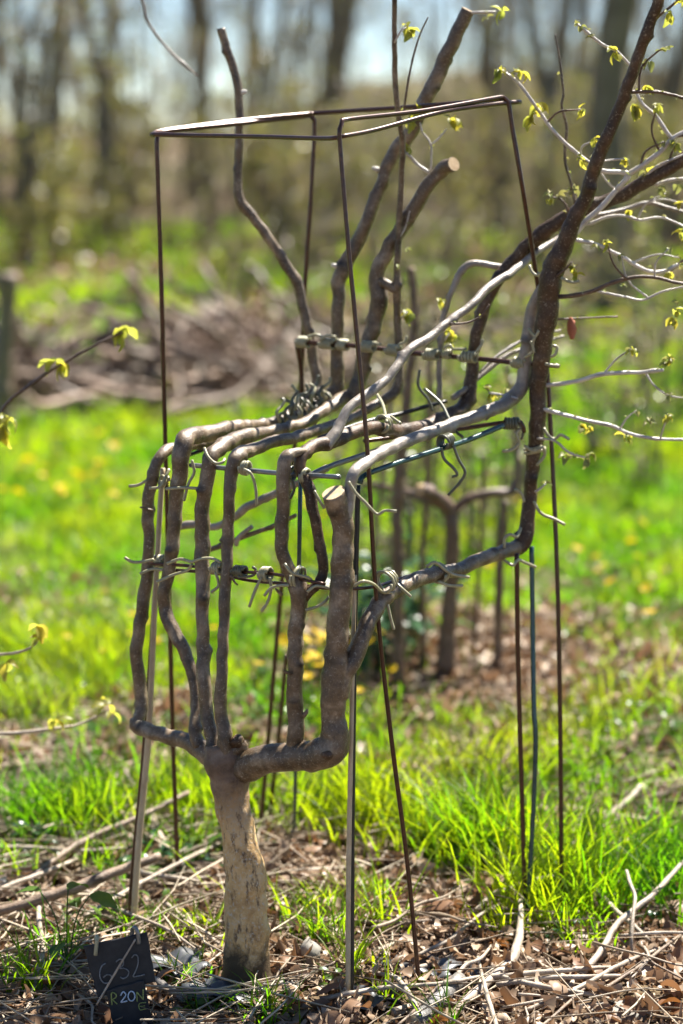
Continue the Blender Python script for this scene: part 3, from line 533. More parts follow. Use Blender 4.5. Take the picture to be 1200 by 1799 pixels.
rod('steel_rod', [(270, 1000, .20, 6), (370, 1006, .115, 6), (440, 1020, .035, 6), (520, 1027, -.05, 6), (583, 1034, -.09, 6), (650, 1032, -.04, 6), (705, 1016, .06, 6), (752, 1000, .13, 6)], 'rust', 'lower thin rod across the front legs into the low rail')
rod('steel_rod', [(330, 800, .30, 7), (400, 776, .38, 7), (470, 758, .46, 7), (540, 735, .54, 7)], 'black', 'black rod beneath the left edge of the seat')
rod('steel_rod', [(640, 775, .28, 8), (740, 762, .36, 8), (800, 755, .38, 8), (880, 743, .34, 8), (915, 742, .33, 8), (921, 760, .33, 7)], 'rust', 'rusty rod under the back of the seat')
rod('steel_rod', [(560, 770, .28, 8), (640, 742, .38, 8), (700, 728, .44, 8), (745, 715, .46, 8), (785, 705, .47, 7)], 'black', 'black rod between the middle seat branches')

# ------------------------------------------------------------------ plastic ties: a coil on a rod plus loose ends
def tie(label, coils=(), tails=(), mat='tie', d=5.5):
    """coils: (px,py,Y,axis dx,axis dy,dY, radius px, width px, turns); tails: traced strands"""
    parts = []
    for (px, py, Y, dx, dy, dY, rp, wp, n) in coils:
        c = P(px, py, Y); s = sc(c); ax = P(px + dx, py + dy, Y + dY) - c; ax /= np.linalg.norm(ax)
        u = np.cross(ax, [0.2, 0.3, 1]); u /= np.linalg.norm(u); v = np.cross(ax, u)
        k = int(n * 12); pts = []
        for i in range(k + 1):
            a = i / 12 * 2 * math.pi; jt = 1 + 0.06 * math.sin(i * 1.7)
            pts.append(c + ax * s * wp * (i / k - .5) + (u * math.cos(a) + v * math.sin(a)) * rp * s * jt)
        O = np.array(pts); parts.append(tube(O, [d / 2 * s] * len(O), 1, 7))
    for tr in tails:
        p = [P(*t[:3]) for t in tr]; rr = [d / 2 * sc(x) for x in p]
        parts.append(tube(p, rr, 0.004, 7))
    V, F, uv = join(parts)
    b = V[np.argmin(V[:, 2])]
    o = mesh_obj('tie', V, F, M[mat], uv=uv, origin=b)
    return tag(o, label, 'plant tie', 'plastic ties wound on the rods')
for px, py, Y, w, lab, tl in (
    (533, 601, .61, 22, 'pale green tie coil at the left end of the backrest crossbar', [[(540, 592, .59), (556, 588, .585), (570, 594, .585)]]),
    (575, 604, .59, 26, 'pale green tie coil left of the second backrest upright', [[(562, 598, .58), (574, 590, .575), (590, 592, .57)], [(590, 596, .575), (604, 602, .57), (612, 612, .57)]]),
    (603, 606, .575, 18, 'pale tie coil right against the second backrest upright', []),
    (647, 609, .53, 26, 'pale tie coil at the third, forked-stub upright of the back', [[(655, 602, .52), (670, 606, .51)]]),
    (691, 615, .52, 26, 'pale tie coil at the thin whip on the crossbar', [[(700, 606, .51), (712, 600, .505), (714, 590, .505)]]),
    (758, 623, .49, 26, 'pale tie coil left of the hooked thin upright', []),
    (786, 622, .48, 14, 'white-tipped tie just right of the hooked thin upright', [[(780, 612, .475), (790, 606, .47), (796, 615, .47)], [(795, 614, .47), (820, 613, .46)]]),
    (823, 627, .455, 32, 'pale tie coil at the dark arching upright', [[(836, 620, .445), (846, 606, .445), (848, 596, .445)]]),
    (913, 637, .40, 26, 'olive tie coil at the seat-branch upright by the right post', [[(922, 628, .38), (934, 620, .37), (938, 612, .37), (932, 600, .37)]])):
    tie(lab, [(px, py, Y, 100, 8.5, -.06, 8.5 if w > 15 else 7, w, 5 if w > 15 else 3)], tl, d=5.2)
tie('white tie ends sticking out right of the right post', [], [[(958, 639, .33), (970, 642, .33), (983, 643, .33)], [(968, 627, .335), (976, 622, .33), (979, 610, .33), (970, 607, .33)]])
tie('forked pale tie in the gap beside the right post', [], [[(929, 578, .365), (936, 587, .355), (941, 591, .352), (947, 580, .35)], [(940, 592, .352), (936, 603, .355), (938, 620, .355)]])
# front crossbar of the legs
tie('long olive tie wrapped round the second and third legs', [(382, 998, .06, 100, 8, -.08, 9, 22, 4)], [[(294, 990, .13), (317, 982, .115), (337, 987, .09), (352, 982, .075), (372, 981, .07), (388, 988, .05)], [(275, 1023, .12), (304, 1010, .12), (329, 1002, .11), (337, 991, .09)], [(379, 1006, .05), (384, 1028, .05), (371, 1041, .05)]])
tie('olive tie end poking left past the leftmost leg at mid height', [(283, 985, .17, 100, 5, -.05, 9, 14, 3)], [[(219, 979, .165), (232, 987, .165), (250, 987, .165), (270, 983, .16)], [(246, 1008, .16), (267, 1000, .16), (289, 1001, .15)]])
tie('dark tie coil with bent end right of the fourth leg', [(421, 1003, .03, 100, 8, -.08, 8, 26, 5)], [[(418, 1013, .02), (432, 1013, .02), (446, 1010, .015), (449, 1000, .015), (443, 996, .015)]], 'tie_dark')
tie('olive tie coil with three hanging ends between fourth and middle legs', [(467, 1008, -.02, 100, 8, -.08, 11, 18, 4)], [[(460, 1014, -.03), (450, 1033, -.03), (443, 1052, -.032), (438, 1066, -.03)], [(474, 1014, -.035), (476, 1035, -.035), (470, 1058, -.035), (459, 1074, -.035)], [(508, 1028, -.08), (490, 1029, -.06), (475, 1034, -.05), (464, 1047, -.05)]])
tie('olive tie looped over the fork of the middle upright', [(524, 1014, -.072, 100, 20, -.05, 19, 12, 2)], [[(500, 990, -.095), (510, 1004, -.1), (522, 1010, -.1), (540, 1014, -.095), (548, 1020, -.09)]])
tie('olive tie bridging the middle fork and the thick sawn upright', [], [[(540, 1040, -.1), (553, 1030, -.1), (566, 1030, -.1), (581, 1034, -.1)], [(537, 1072, -.095), (556, 1066, -.09), (570, 1058, -.09), (578, 1048, -.085)]])
tie('pale tie looping from the thick sawn upright to the low rail', [(677, 1022, -.03, 60, -20, .1, 19, 22, 3)], [[(622, 1030, -.125), (638, 1021, -.13), (656, 1026, -.10), (672, 1040, -.05), (690, 1041, -.04)], [(692, 1020, -.02), (704, 1032, -.035), (722, 1048, -.035)], [(681, 1062, -.04), (687, 1089, -.04), (692, 1106, -.04)]])
tie('olive tie ring on the middle of the low rail', [(772, 1007, .135, 100, -32, .16, 17, 12, 1.5)], [[(749, 996, .1), (764, 988, .1), (782, 1001, .115), (798, 1010, .12), (824, 1014, .14)], [(770, 1022, .11), (790, 1029, .13), (812, 1029, .15)]])
tie('olive tie loops at the elbow of the low rail', [], [[(886, 962, .30), (887, 946, .30), (897, 939, .30), (908, 943, .32), (915, 928, .34)], [(886, 984, .29), (901, 993, .28), (910, 984, .29), (922, 988, .31), (941, 996, .32)]])
tie('wavy olive tie end right of the right post below the seat', [], [[(938, 880, .35), (946, 896, .345), (956, 905, .34), (972, 911, .34), (993, 922, .335)], [(905, 860, .35), (916, 868, .355), (921, 882, .355)]])
# seat edge, left to right
tie('olive tie end poking left of the leftmost leg below the seat corner', [(287, 845, .18, 40, 4, .02, 9, 14, 2)], [[(227, 854, .18), (243, 852, .175), (258, 844, .175)], [(262, 858, .165), (281, 855, .165), (291, 838, .17), (297, 824, .18)]])
tie('olive tie between the second and third legs below the seat', [], [[(337, 808, .12), (341, 830, .12), (331, 850, .12), (323, 880, .12)], [(292, 859, .13), (320, 857, .115), (349, 858, .1)]])
tie('hooked olive tie over the seat bend of the third branch', [], [[(359, 787, .09), (366, 803, .075), (379, 814, .07), (391, 812, .07), (395, 806, .08)]])
tie('tie hanging from the fourth branch at the seat front', [(431, 822, .03, 100, 8, -.05, 11, 14, 3)], [[(428, 824, .015), (441, 832, .01), (449, 856, .01), (451, 888, .01)]])
tie('short tie end behind the blunt broken upright', [(513, 832, -.03, 100, 8, -.05, 12, 8, 2)], [[(512, 842, -.04), (517, 858, -.04), (510, 876, -.04)]], 'tie_dark')
tie('short tie tail below the slanting grey branch', [(536, 836, -.05, 60, 10, -.03, 13, 8, 2)], [[(552, 862, -.065), (562, 880, -.07), (570, 893, -.07)]])
tie('twisted tie tail right of the sawn upright', [], [[(612, 846, -.125), (625, 866, -.125), (642, 883, -.125), (662, 903, -.125), (676, 897, -.125), (697, 898, -.125)]])
# on the seat
tie('dark curled tie standing up amid the seat', [], [[(737, 650, .40), (735, 678, .40), (752, 702, .40), (760, 722, .40)], [(746, 683, .36), (774, 708, .33), (788, 734, .28), (800, 757, .23), (813, 768, .21)]], 'tie_dark')
tie('tie coil on the teal rod with two wavy tails', [(783, 776, .14, 100, -30, .14, 12, 22, 4)], [[(775, 786, .12), (780, 806, .12), (796, 822, .12), (803, 834, .12), (794, 838, .12)], [(796, 782, .13), (806, 808, .13), (817, 830, .13), (806, 850, .13), (787, 870, .13)]], 'tie_dark')
tie('tie over the silver seat branch near its middle', [(672, 745, .18, 60, -4, .1, 15, 12, 2)], [[(662, 692, .3), (673, 712, .25), (680, 742, .16)], [(687, 732, .22), (704, 744, .2)]])
tie('coiled tie end curling left of the right post', [], [[(882, 793, .33), (900, 790, .33), (912, 778, .33), (907, 762, .33), (916, 752, .335)]])
tie('pale tie ring round the right post', [(940, 789, .38, 10, 60, 0, 18, 10, 1.5)], [[(921, 783, .35), (938, 793, .345), (953, 786, .345), (957, 800, .35), (943, 818, .35)]])
tie('kinked tie end right of the right post at seat height', [], [[(955, 752, .36), (966, 768, .35), (976, 771, .35), (985, 764, .345), (1000, 772, .345)]])
for i in range(10):
    x = 492 + i * 9; y = 722 - i * 4 + random.uniform(-8, 8); Y = .44 + i * .012
    tr = [(x, y + 12, Y), (x + random.uniform(-8, 8), y - 4, Y - .01), (x + random.uniform(-6, 14), y - 16, Y), (x + random.uniform(-10, 18), y - random.uniform(20, 34), Y)]
    tie('dark curled tie end in the tangle at the back left of the seat', [(x, y + 14, Y, 50, -20, .05, 14, 8, 1.5)] if i % 2 else [], [tr], 'tie_dark' if i % 3 else 'tie')
tie('dark tie lashing where the rods meet left of the right post', [(898, 744, .335, 100, 0, 0, 9, 26, 5)], [[(912, 744, .33), (920, 756, .33), (916, 772, .33)]], 'tie_dark')
tie('dark tie lashing on the pale bamboo cane', [(279, 985, .25, 10, 100, 0, 11, 20, 3)], [], 'tie_dark')
tie('pale tie caught at the top of the right post by the frame leg', [], [[(930, 466, .35), (935, 478, .34), (944, 484, .335), (948, 478, .335)]])
tie('pale tie end poking out right of the right post at its thickest', [], [[(986, 488, .33), (1004, 496, .32), (1018, 494, .32)]])

# ------------------------------------------------------------------ slate label
def slab(name, q, th, mat, parent, root):
    """a thin board from four corners (clockwise from top left), with a worn bevel"""
    q = [np.array(v) for v in q]; n = np.cross(q[1] - q[0], q[3] - q[0]); n /= np.linalg.norm(n)
    if n[1] > 0: n = -n
    c = sum(q) / 4; V = []
    for k, (off, ins) in enumerate([(0, .03), (-.0012, 0), (-th + .0012, 0), (-th, .03)]):
        for i in range(4):
            a, b = q[i], q[(i + 1) % 4]
            for j in range(6):
                v = a + (b - a) * j / 6; wob = 0.0007 * math.sin(j * 2.1 + i * 1.3 + k * .2)
                V.append(v + (c - v) * ins + n * off + (c - v) / np.linalg.norm(c - v) * wob)
    m = 24; F = [(k * m + i, k * m + (i + 1) % m, (k + 1) * m + (i + 1) % m, (k + 1) * m + i) for k in range(3) for i in range(m)]
    F += [tuple(range(m - 1, -1, -1)), tuple(3 * m + i for i in range(m))]
    return mesh_obj(name, V, F, M[mat], parent, root=root, smooth=False), n
TAGY = lambda py: -0.205 + (1799 - py) * 0.00012
tp = lambda px, py, dy=0.0: P(px, py, TAGY(py) + dy)
tg = empty('plant_label', G(215, 1815), 'black slate plant label with chalk marking 632 leaning by the tree', 'plant label')
slab('label_board', [tp(146, 1663), tp(258, 1638), tp(273, 1724), tp(172, 1753)], 0.005, 'slate', tg, tg)
lb, _ = slab('label_board', [tp(186, 1740, -.006), tp(252, 1722, -.006), tp(275, 1832, -.006), tp(207, 1840, -.006)], 0.005, 'slate', tg, tg)
Z3 = lambda x, y: (100 + x / 3, 1500 + y / 3)
def stroke(parent, pts, mat, dy, d=2.0, name='chalk_mark'):
    p = [tp(*Z3(*q), dy) for q in pts]; V, F, uv = tube(p, [d / 2 * .001 * 1.0] * len(p), .002, 6, .12, 0, len(pts))
    return mesh_obj(name, V, F, M[mat], parent, root=tg)
st = [[(258, 578), (238, 590), (227, 620), (229, 655), (246, 680), (272, 680), (288, 660), (284, 640), (262, 638), (244, 652)],
      [(312, 570), (330, 556), (350, 562), (347, 588), (326, 604), (356, 604), (378, 620), (372, 645), (350, 657), (334, 650)],
      [(394, 548), (410, 532), (426, 542), (427, 580), (416, 615), (402, 646), (430, 644), (462, 636)]]
for s in st: stroke(tg, s, 'chalk', -.003, 2.3)
for s in ([(291, 797), (288, 735), (308, 738), (312, 755), (293, 768)], [(293, 768), (318, 792)], [(424, 778), (421, 728)], [(421, 728), (456, 768)], [(456, 768), (454, 714)]): stroke(lb, s, 'chalk_olive', -.0088, 2.2)
for s in ([(470, 783), (434, 790), (438, 822), (472, 816)], [(436, 805), (464, 801)]): stroke(lb, s, 'chalk_olive', -.0088, 1.6)
stroke(lb, [(336, 748), (349, 728), (363, 742), (352, 762), (338, 782), (371, 776)], 'chalk_pale', -.0088, 2.6)
stroke(lb, [(393 + 17 * math.sin(a), 750 - 25 * math.cos(a)) for a in np.linspace(0, 6.283, 13)], 'chalk_pale', -.0088, 2.6)
p = [tp(232, 1642, .006), tp(233, 1632, 0), tp(238, 1630, -.008), tp(242, 1640, -.01), tp(244, 1658, -.008)]
V, F, uv = tube(p, [.0038] * 5, .003, 8); mesh_obj('hook', V, F, M['steel'], tg, root=tg)
p = [tp(168, 1650, .006), tp(170, 1645, 0), tp(170, 1652, -.009), tp(168, 1678, -.008)]
V, F, uv = tube(p, [.0036] * 4, .003, 8); mesh_obj('loop', V, F, M['tie'], tg, root=tg)
p = [tp(196, 1830, .01), tp(225, 1845, .012), tp(228, 1700, .012), tp(232, 1640, .008)]
V, F, uv = tube(p[1:], [.004] * 3, .01, 8); mesh_obj('stake', V, F, M['stick_brown'], tg, root=tg)
mesh_obj('tag_twig', *tube([tp(238, 1650, -.012), tp(205, 1705, -.016), tp(170, 1765, -.014)], [.0016, .002, .0018], .006, 6, .05)[:2], M['stick_pale'], origin=tp(170, 1765, -.014))
tag(bpy.data.objects['tag_twig'], 'thin dry twig leaning across the slate label', 'twig').name = 'dry_twig'

# ------------------------------------------------------------------ sticks lying on the ground
def stick(tr, mat, label, lift=None, cat='stick', cut=False, name='dead_stick', group=None, sides=9):
    """tr: (px, py, diameter px[, height])"""
    p = []; r = []
    for t in tr:
        h = t[3] if len(t) > 3 else 0
        h = h + (.012 if h else 0); q = G(t[0], t[1], h); rr = t[2] / 2 * sc(q) * 1.15; q = q + np.array([0, 0, rr * .8 + (0.006 if h == 0 else 0)]); p.append(q); r.append(rr)
    SEED[0] += 1
    V, F, uv = tube(p, r, .012, sides, .05, 1.0, SEED[0])
    b = V[np.argmin(V[:, 2])]; o = mesh_obj(name, V, F, M[mat], uv=uv, origin=b, mats=[M[mat], M['cut']] if cut else None, fm=([0] * (len(F) - 2) + [1, 1]) if cut else None)
    return tag(o, label, cat, group)
stick([(-60, 1628, 18), (0, 1608, 17, .02), (130, 1568, 17, .05), (200, 1540, 16, .07), (282, 1510, 13, .09)], 'stick_brown', 'thick brown stick jutting in from the left above the label')
stick([(0, 1590, 8), (60, 1540, 9, .02), (150, 1480, 10, .04), (250, 1437, 9, .06), (332, 1395, 7, .08)], 'stick_brown', 'long slim brown stick rising behind the pale cane at left')
stick([(-40, 1460, 14), (60, 1468, 15), (130, 1477, 14), (215, 1484, 12)], 'stick_grey', 'dark grey stick lying level at the left edge')
stick([(940, 1815, 9), (962, 1788, 10), (1040, 1695, 10, .02), (1060, 1668, 10, .03), (1088, 1624, 10, .04), (1150, 1572, 8, .06), (1210, 1505, 7, .08)], 'stick_pale', 'long pale branched stick at the lower right')
stick([(1088, 1646, 5, .03), (1150, 1641, 5, .04), (1215, 1640, 4, .04)], 'stick_pale', 'thin pale twig running right from the long pale stick')
stick([(1110, 1692, 5), (1109, 1650, 6, .03), (1112, 1610, 6, .06), (1116, 1578, 6, .08), (1108, 1558, 6, .09), (1101, 1532, 5, .10)], 'stick_pale', 'kinked pale twig standing up in the grass at right')
stick([(780, 1812, 14), (830, 1760, 15), (895, 1698, 16, .01), (910, 1660, 14, .02), (915, 1625, 10, .03), (914, 1585, 8, .04)], 'stick_pale', 'stout pale forked stick ending at the bent rods')
stick([(808, 1630, 7), (840, 1600, 8, .02), (868, 1575, 8, .03), (920, 1557, 8, .04), (972, 1540, 6, .05)], 'stick_pale', 'slim pale stick bending right behind the bent rods')
stick([(722, 1542, 4, .03), (760, 1548, 5, .02), (800, 1562, 5, .01), (868, 1573, 5, .01)], 'stick_brown', 'thin reddish twig pointing at the frame leg')
stick([(640, 1622, 6), (760, 1628, 7), (840, 1614, 7), (890, 1600, 6)], 'stick_pale', 'level pale twig crossing in front of the frame leg')
stick([(920, 1630, 7), (960, 1612, 8, .01), (1018, 1604, 5, .02)], 'stick_pale', 'short pale twig right of the bent rods')
stick([(925, 1650, 6), (1000, 1690, 6), (1090, 1730, 6)], 'stick_brown', 'brown twig slanting down under the long pale stick')
stick([(726, 1815, 27), (764, 1780, 28), (808, 1740, 27)], 'stick_grey', 'thick dark grey sawn log end at the bottom centre', cat='log', cut=True, sides=16)
stick([(920, 1690, 8), (1000, 1730, 8), (1080, 1766, 7)], 'stick_pale', 'pale twig under the foot of the long pale stick')
stick([(856, 1452, 13), (900, 1440, 14, .02), (958, 1425, 12, .05)], 'stick_brown', 'dark brown sawn stick raised in the grass', cut=True)
stick([(1048, 1457, 10), (1085, 1428, 11, .02), (1128, 1384, 9, .05)], 'stick_pale', 'pale stick poking up in the grass at right')
stick([(950, 1292, 18), (1040, 1260, 20), (1160, 1215, 20), (1210, 1195, 18)], 'stick_pale', 'bleached fallen branch lying behind the right rods')
stick([(250, 1620, 8), (320, 1622, 9), (396, 1632, 9)], 'stick_pale', 'level pale stick left of the trunk')
stick([(292, 1590, 6, .02), (340, 1628, 6, .01), (388, 1668, 6)], 'stick_pale', 'pale twig slanting down to the trunk foot')
stick([(240, 1722, 12), (285, 1742, 14), (326, 1768, 13)], 'stick_grey', 'short grey stick between label and trunk')
stick([(420, 1755, 7), (480, 1772, 7), (550, 1800, 6)], 'stick_brown', 'thin twig lying in front of the trunk foot')
stick([(70, 1580, 7, .03), (68, 1620, 8, .03), (76, 1670, 8, .02), (62, 1730, 8, .01), (42, 1805, 7)], 'stick_pale', 'pinkish pale twig hanging down at the far left')
stick([(630, 1690, 7), (680, 1672, 8), (735, 1655, 7)], 'stick_pale', 'short pale stick between the frame leg and the dark rod')
stick([(660, 1712, 7, .01), (700, 1725, 8, .02), (728, 1770, 9, .02), (735, 1806, 9)], 'stick_pale', 'bent pale stick at the foot of the frame leg')
stick([(690, 1718, 9), (760, 1705, 10), (802, 1688, 10)], 'stick_pale', 'pale stick by the torn membrane right of the frame leg')
stick([(770, 1665, 9), (830, 1685, 10), (870, 1712, 11)], 'stick_brown', 'orange-brown stick right of the frame leg')
stick([(690, 1790, 14), (745, 1777, 15), (800, 1772, 13)], 'stick_pale', 'broken pale branch beside the dark log')
stick([(-20, 1395, 9), (60, 1390, 10), (150, 1370, 9), (240, 1378, 8)], 'stick_pale', 'long pale stem lying in the grass at left')
stick([(0, 1440, 12), (40, 1425, 13), (82, 1416, 12)], 'stick_pale', 'bleached broken stick at the left edge')
stick([(10, 1330, 30), (60, 1345, 28), (95, 1370, 10)], 'stick_brown', 'slab of brown bark at the left edge')
stick([(470, 1545, 8), (540, 1538, 8), (640, 1530, 7)], 'stick_pale', 'pale stem lying right of the trunk')
stick([(480, 1585, 6), (540, 1588, 7), (600, 1600, 6)], 'stick_brown', 'brown stem lying right of the trunk')
stick([(640, 1445, 10), (720, 1458, 11), (800, 1478, 10), (850, 1500, 8)], 'stick_grey', 'dim grey branch under the grass behind the frame leg')
for i in range(22):
    px, py = (random.uniform(640, 1200), random.uniform(1570, 1795)) if i % 3 else (random.uniform(0, 330), random.uniform(1340, 1620))
    L = random.uniform(60, 170); an = random.gauss(-.4, .9); dx, dy = L * math.cos(an), L * math.sin(an) * .6; d = random.uniform(4.5, 8.5)
    stick([(px - dx, py - dy, d, .008), (px - dx * .3, py - dy * .3 + random.uniform(-6, 6), d, .02), (px + dx * .4, py + dy * .4 + random.uniform(-8, 8), d * .9, .025), (px + dx, py + dy, d * .6, .01)], random.choice(['stick_pale', 'stick_pale', 'stick_brown']),
          'bleached fallen stick strewn over the litter at right' if i % 3 else 'dry fallen stick strewn over the litter at left', group='fallen sticks at right' if i % 3 else 'fallen sticks at left')
# small scattered twigs: six shapes, copied
TW = []
for i in range(6):
    L = random.uniform(.10, .26); n = 5; pts = [np.array([L * (k / (n - 1) - .5), random.uniform(-.02, .02), .006 + random.uniform(0, .014)]) for k in range(n)]
    V, F, uv = tube(pts, np.linspace(random.uniform(.0022, .0045), .0014, n), .015, 6, .06, 1.2, 300 + i)
    o = mesh_obj('dry_twig', V, F, M[['stick_pale', 'stick_brown', 'straw'][i % 3]], uv=uv); TW.append(o)
def litter_xy(n, x0=-1.5, x1=1.5, y0=-.75, y1=1.3):
    out = []
    while len(out) < n:
        x, y = random.uniform(x0, x1), random.uniform(y0, y1)
        if random.random() > float(turfness(x, y)) * .85: out.append((x, y))
    return out
k = 0
for i, (x, y) in enumerate(litter_xy(190)):
    if i < 6: o = TW[i]
    else:
        o = TW[i % 6].copy(); COL.objects.link(o)
    o.location = (x, y, float(gz(x, y)) + random.uniform(.004, .02)); o.rotation_euler = (random.uniform(-.12, .12), random.uniform(-.12, .12), random.gauss(0, .9)); s = random.uniform(.7, 1.3); o.scale = (s, s, s)
    tag(o, 'small dry twig lying loose in the leaf litter', 'twig', 'loose twigs in the leaf litter')

# torn weed membrane, stones
def sheet(px, py, w, d, label, seed, name='membrane_scrap'):
    c = G(px, py, .012); lr = np.random.default_rng(seed); nx, ny = 14, 10; V = []
    ph = lr.uniform(0, 6, 6)
    for j in range(ny + 1):
        for i in range(nx + 1):
            u, v = i / nx - .5, j / ny - .5
            k = 1 + .25 * math.sin(6 * v + ph[0]) + .2 * math.sin(9 * u + ph[1])
            V.append(c + np.array([u * w * k, v * d * (1 + .3 * math.sin(7 * u + ph[2])), .006 * math.sin(u * 11 + v * 5 + ph[3]) + .003 * math.sin(v * 17 - u * 9 + ph[4]) + .002]))
    F = [(j * (nx + 1) + i, j * (nx + 1) + i + 1, (j + 1) * (nx + 1) + i + 1, (j + 1) * (nx + 1) + i) for j in range(ny) for i in range(nx)]
    o = mesh_obj(name, V, F, M['membrane'], origin=c)
    md = o.modifiers.new('thickness', 'SOLIDIFY'); md.thickness = .0012
    return tag(o, label, 'membrane')
sheet(312, 1690, .12, .10, 'crumpled shiny grey membrane between label and trunk', 1)
sheet(392, 1738, .13, .09, 'dark grey membrane fold at the left of the trunk foot', 2)
sheet(735, 1700, .16, .08, 'torn shiny membrane strip right of the frame leg', 3)
sheet(2, 1556, .10, .10, 'small shiny membrane scrap at the left edge', 4)
sheet(655, 1752, .10, .07, 'glinting membrane scrap right of the dark rod foot', 5)
sheet(845, 1712, .08, .06, 'small membrane scrap among the sticks', 6)
def rock(px, py, w, d, h, label, seed):
    c = G(px, py); lr = np.random.default_rng(seed); V = []; n, m = 12, 6
    for j in range(m + 1):
        for i in range(n):
            a = i / n * 6.283; e = j / m * math.pi; rr = 1 + .12 * lr.normal()
            V.append(c + np.array([w * math.cos(a) * math.sin(e) * rr, d * math.sin(a) * math.sin(e) * rr, h * .45 + h * math.cos(e) * (.8 + .1 * lr.normal())]))
    F = [(j * n + i, j * n + (i + 1) % n, (j + 1) * n + (i + 1) % n, (j + 1) * n + i) for j in range(m) for i in range(n)]
    return tag(mesh_obj('stone', V, F, M['stone'], origin=c, smooth=True), label, 'stone')
rock(500, 1737, .03, .025, .014, 'flat grey stone right of the trunk foot', 1)
rock(568, 1745, .012, .012, .010, 'small round pebble right of the flat stone', 2)
rock(1080, 1790, .075, .05, .02, 'long flat pale stone at the lower right edge', 3)
rock(545, 1690, .02, .03, .035, 'upright brown stone right of the trunk', 4)

# ------------------------------------------------------------------ leaf litter, straw, grass: uncountable, one object each
def rotm(ax, ay, az):
    cx, sx, cy, sy, cz, sz = np.cos(ax), np.sin(ax), np.cos(ay), np.sin(ay), np.cos(az), np.sin(az)
    R = np.empty((len(ax), 3, 3))
    R[:, 0, 0] = cz * cy; R[:, 0, 1] = cz * sy * sx - sz * cx; R[:, 0, 2] = cz * sy * cx + sz * sx
    R[:, 1, 0] = sz * cy; R[:, 1, 1] = sz * sy * sx + cz * cx; R[:, 1, 2] = sz * sy * cx - cz * sx
    R[:, 2, 0] = -sy; R[:, 2, 1] = cy * sx; R[:, 2, 2] = cy * cx
    return R
def sample(n, x0, x1, y0, y1, prob):
    X = []; tot = 0
    while tot < n:
        x = rng.uniform(x0, x1, n); y = rng.uniform(y0, y1, n); ok = rng.random(n) < prob(x, y)
        X.append(np.stack([x[ok], y[ok]], 1)); tot += ok.sum()
    return np.vstack(X)[:n]
clear = lambda x, y: np.where((x > -.50) & (x < -.27) & (y < -.18), .12, 1)
def dead_leaves(n, area, prob, smin, smax, hmax, name, label):
    XY = sample(n, *area, prob); n = len(XY)
    g = np.array([(u, v) for v in (-1, -.35, .35, 1) for u in (-1, 0, 1)], float)
    Ls = rng.uniform(smin, smax, n); Ws = Ls * rng.uniform(.35, .75, n); cu = rng.normal(0, .7, n); cv = rng.normal(0, .8, n)
    wv = np.sqrt(np.clip(1 - .85 * g[:, 1] ** 2, 0.05, 1))
    x = g[None, :, 0] * wv[None] * Ws[:, None]; y = g[None, :, 1] * Ls[:, None]
    z = (g[None, :, 0] ** 2) * Ws[:, None] * cu[:, None] + (g[None, :, 1] ** 2) * Ls[:, None] * cv[:, None] + rng.normal(0, .22, (n, 12)) * Ws[:, None]
    L = np.stack([x, y, z], -1)
    R = rotm(rng.normal(0, .5, n), rng.normal(0, .5, n), rng.uniform(0, 6.28, n))
    V = np.einsum('nij,nkj->nki', R, L); V[:, :, 0] += XY[:, :1]; V[:, :, 1] += XY[:, 1:]
    V[:, :, 2] += (gz(XY[:, 0], XY[:, 1]) + rng.uniform(.002, hmax, n) )[:, None]
    q = np.array([(r * 3 + c, r * 3 + c + 1, r * 3 + c + 4, r * 3 + c + 3) for r in range(3) for c in range(2)])
    Q = (np.arange(n)[:, None, None] * 12 + q[None]).reshape(-1, 4)
    o = fast_mesh(name, V.reshape(-1, 3), quads=Q, mat=M['deadleaf'], tint=np.repeat(rng.random(n) ** 1.6, 12), smooth=True)
    return tag(o, label, 'leaf litter', kind='stuff')
bare = lambda x, y: 1 - .93 * turfness(x, y)
dead_leaves(11000, (-1.7, 1.7, -1.0, 1.4), bare, .006, .022, .022, 'leaf_litter', 'curled brown dead leaves covering the ground round the tree')
dead_leaves(7000, (-2.2, 2.2, 1.2, 3.6), bare, .012, .034, .04, 'leaf_litter', 'brown dead leaves heaped round the second tree')
dead_leaves(7000, (-7, 7, 9.5, 26), bare, .03, .09, .08, 'leaf_litter', 'brown litter and dead bracken below the wood')
dead_leaves(16000, (-1.4, 1.4, -.9, 1.0), bare, .002, .008, .016, 'wood_crumbs', 'brown crumbs and chips of rotting wood around the trunk')
DL = [leaf_mesh('dead_leaf', .05, .017, .5, 1.0, M['deadleaf_obj'], .1), leaf_mesh('dead_leaf', .042, .019, -.4, .8, M['deadleaf_obj'], .15), leaf_mesh('dead_leaf', .045, .014, .8, 1.7, M['deadleaf_obj'], .1)]
for x, y in litter_xy(170, -.75, .8, -.35, .75):
    o = bpy.data.objects.new('dead_leaf', random.choice(DL)); COL.objects.link(o)
    o.location = (x, y, float(gz(x, y)) + random.uniform(.012, .03)); o.rotation_euler = (random.uniform(-.5, .9), random.uniform(-.6, .6), random.uniform(0, 6.28)); s = random.uniform(.8, 1.45); o.scale = (s,) * 3
    tag(o, 'larger curled dead leaf on top of the litter', 'dead leaf', 'larger dead leaves on the litter')
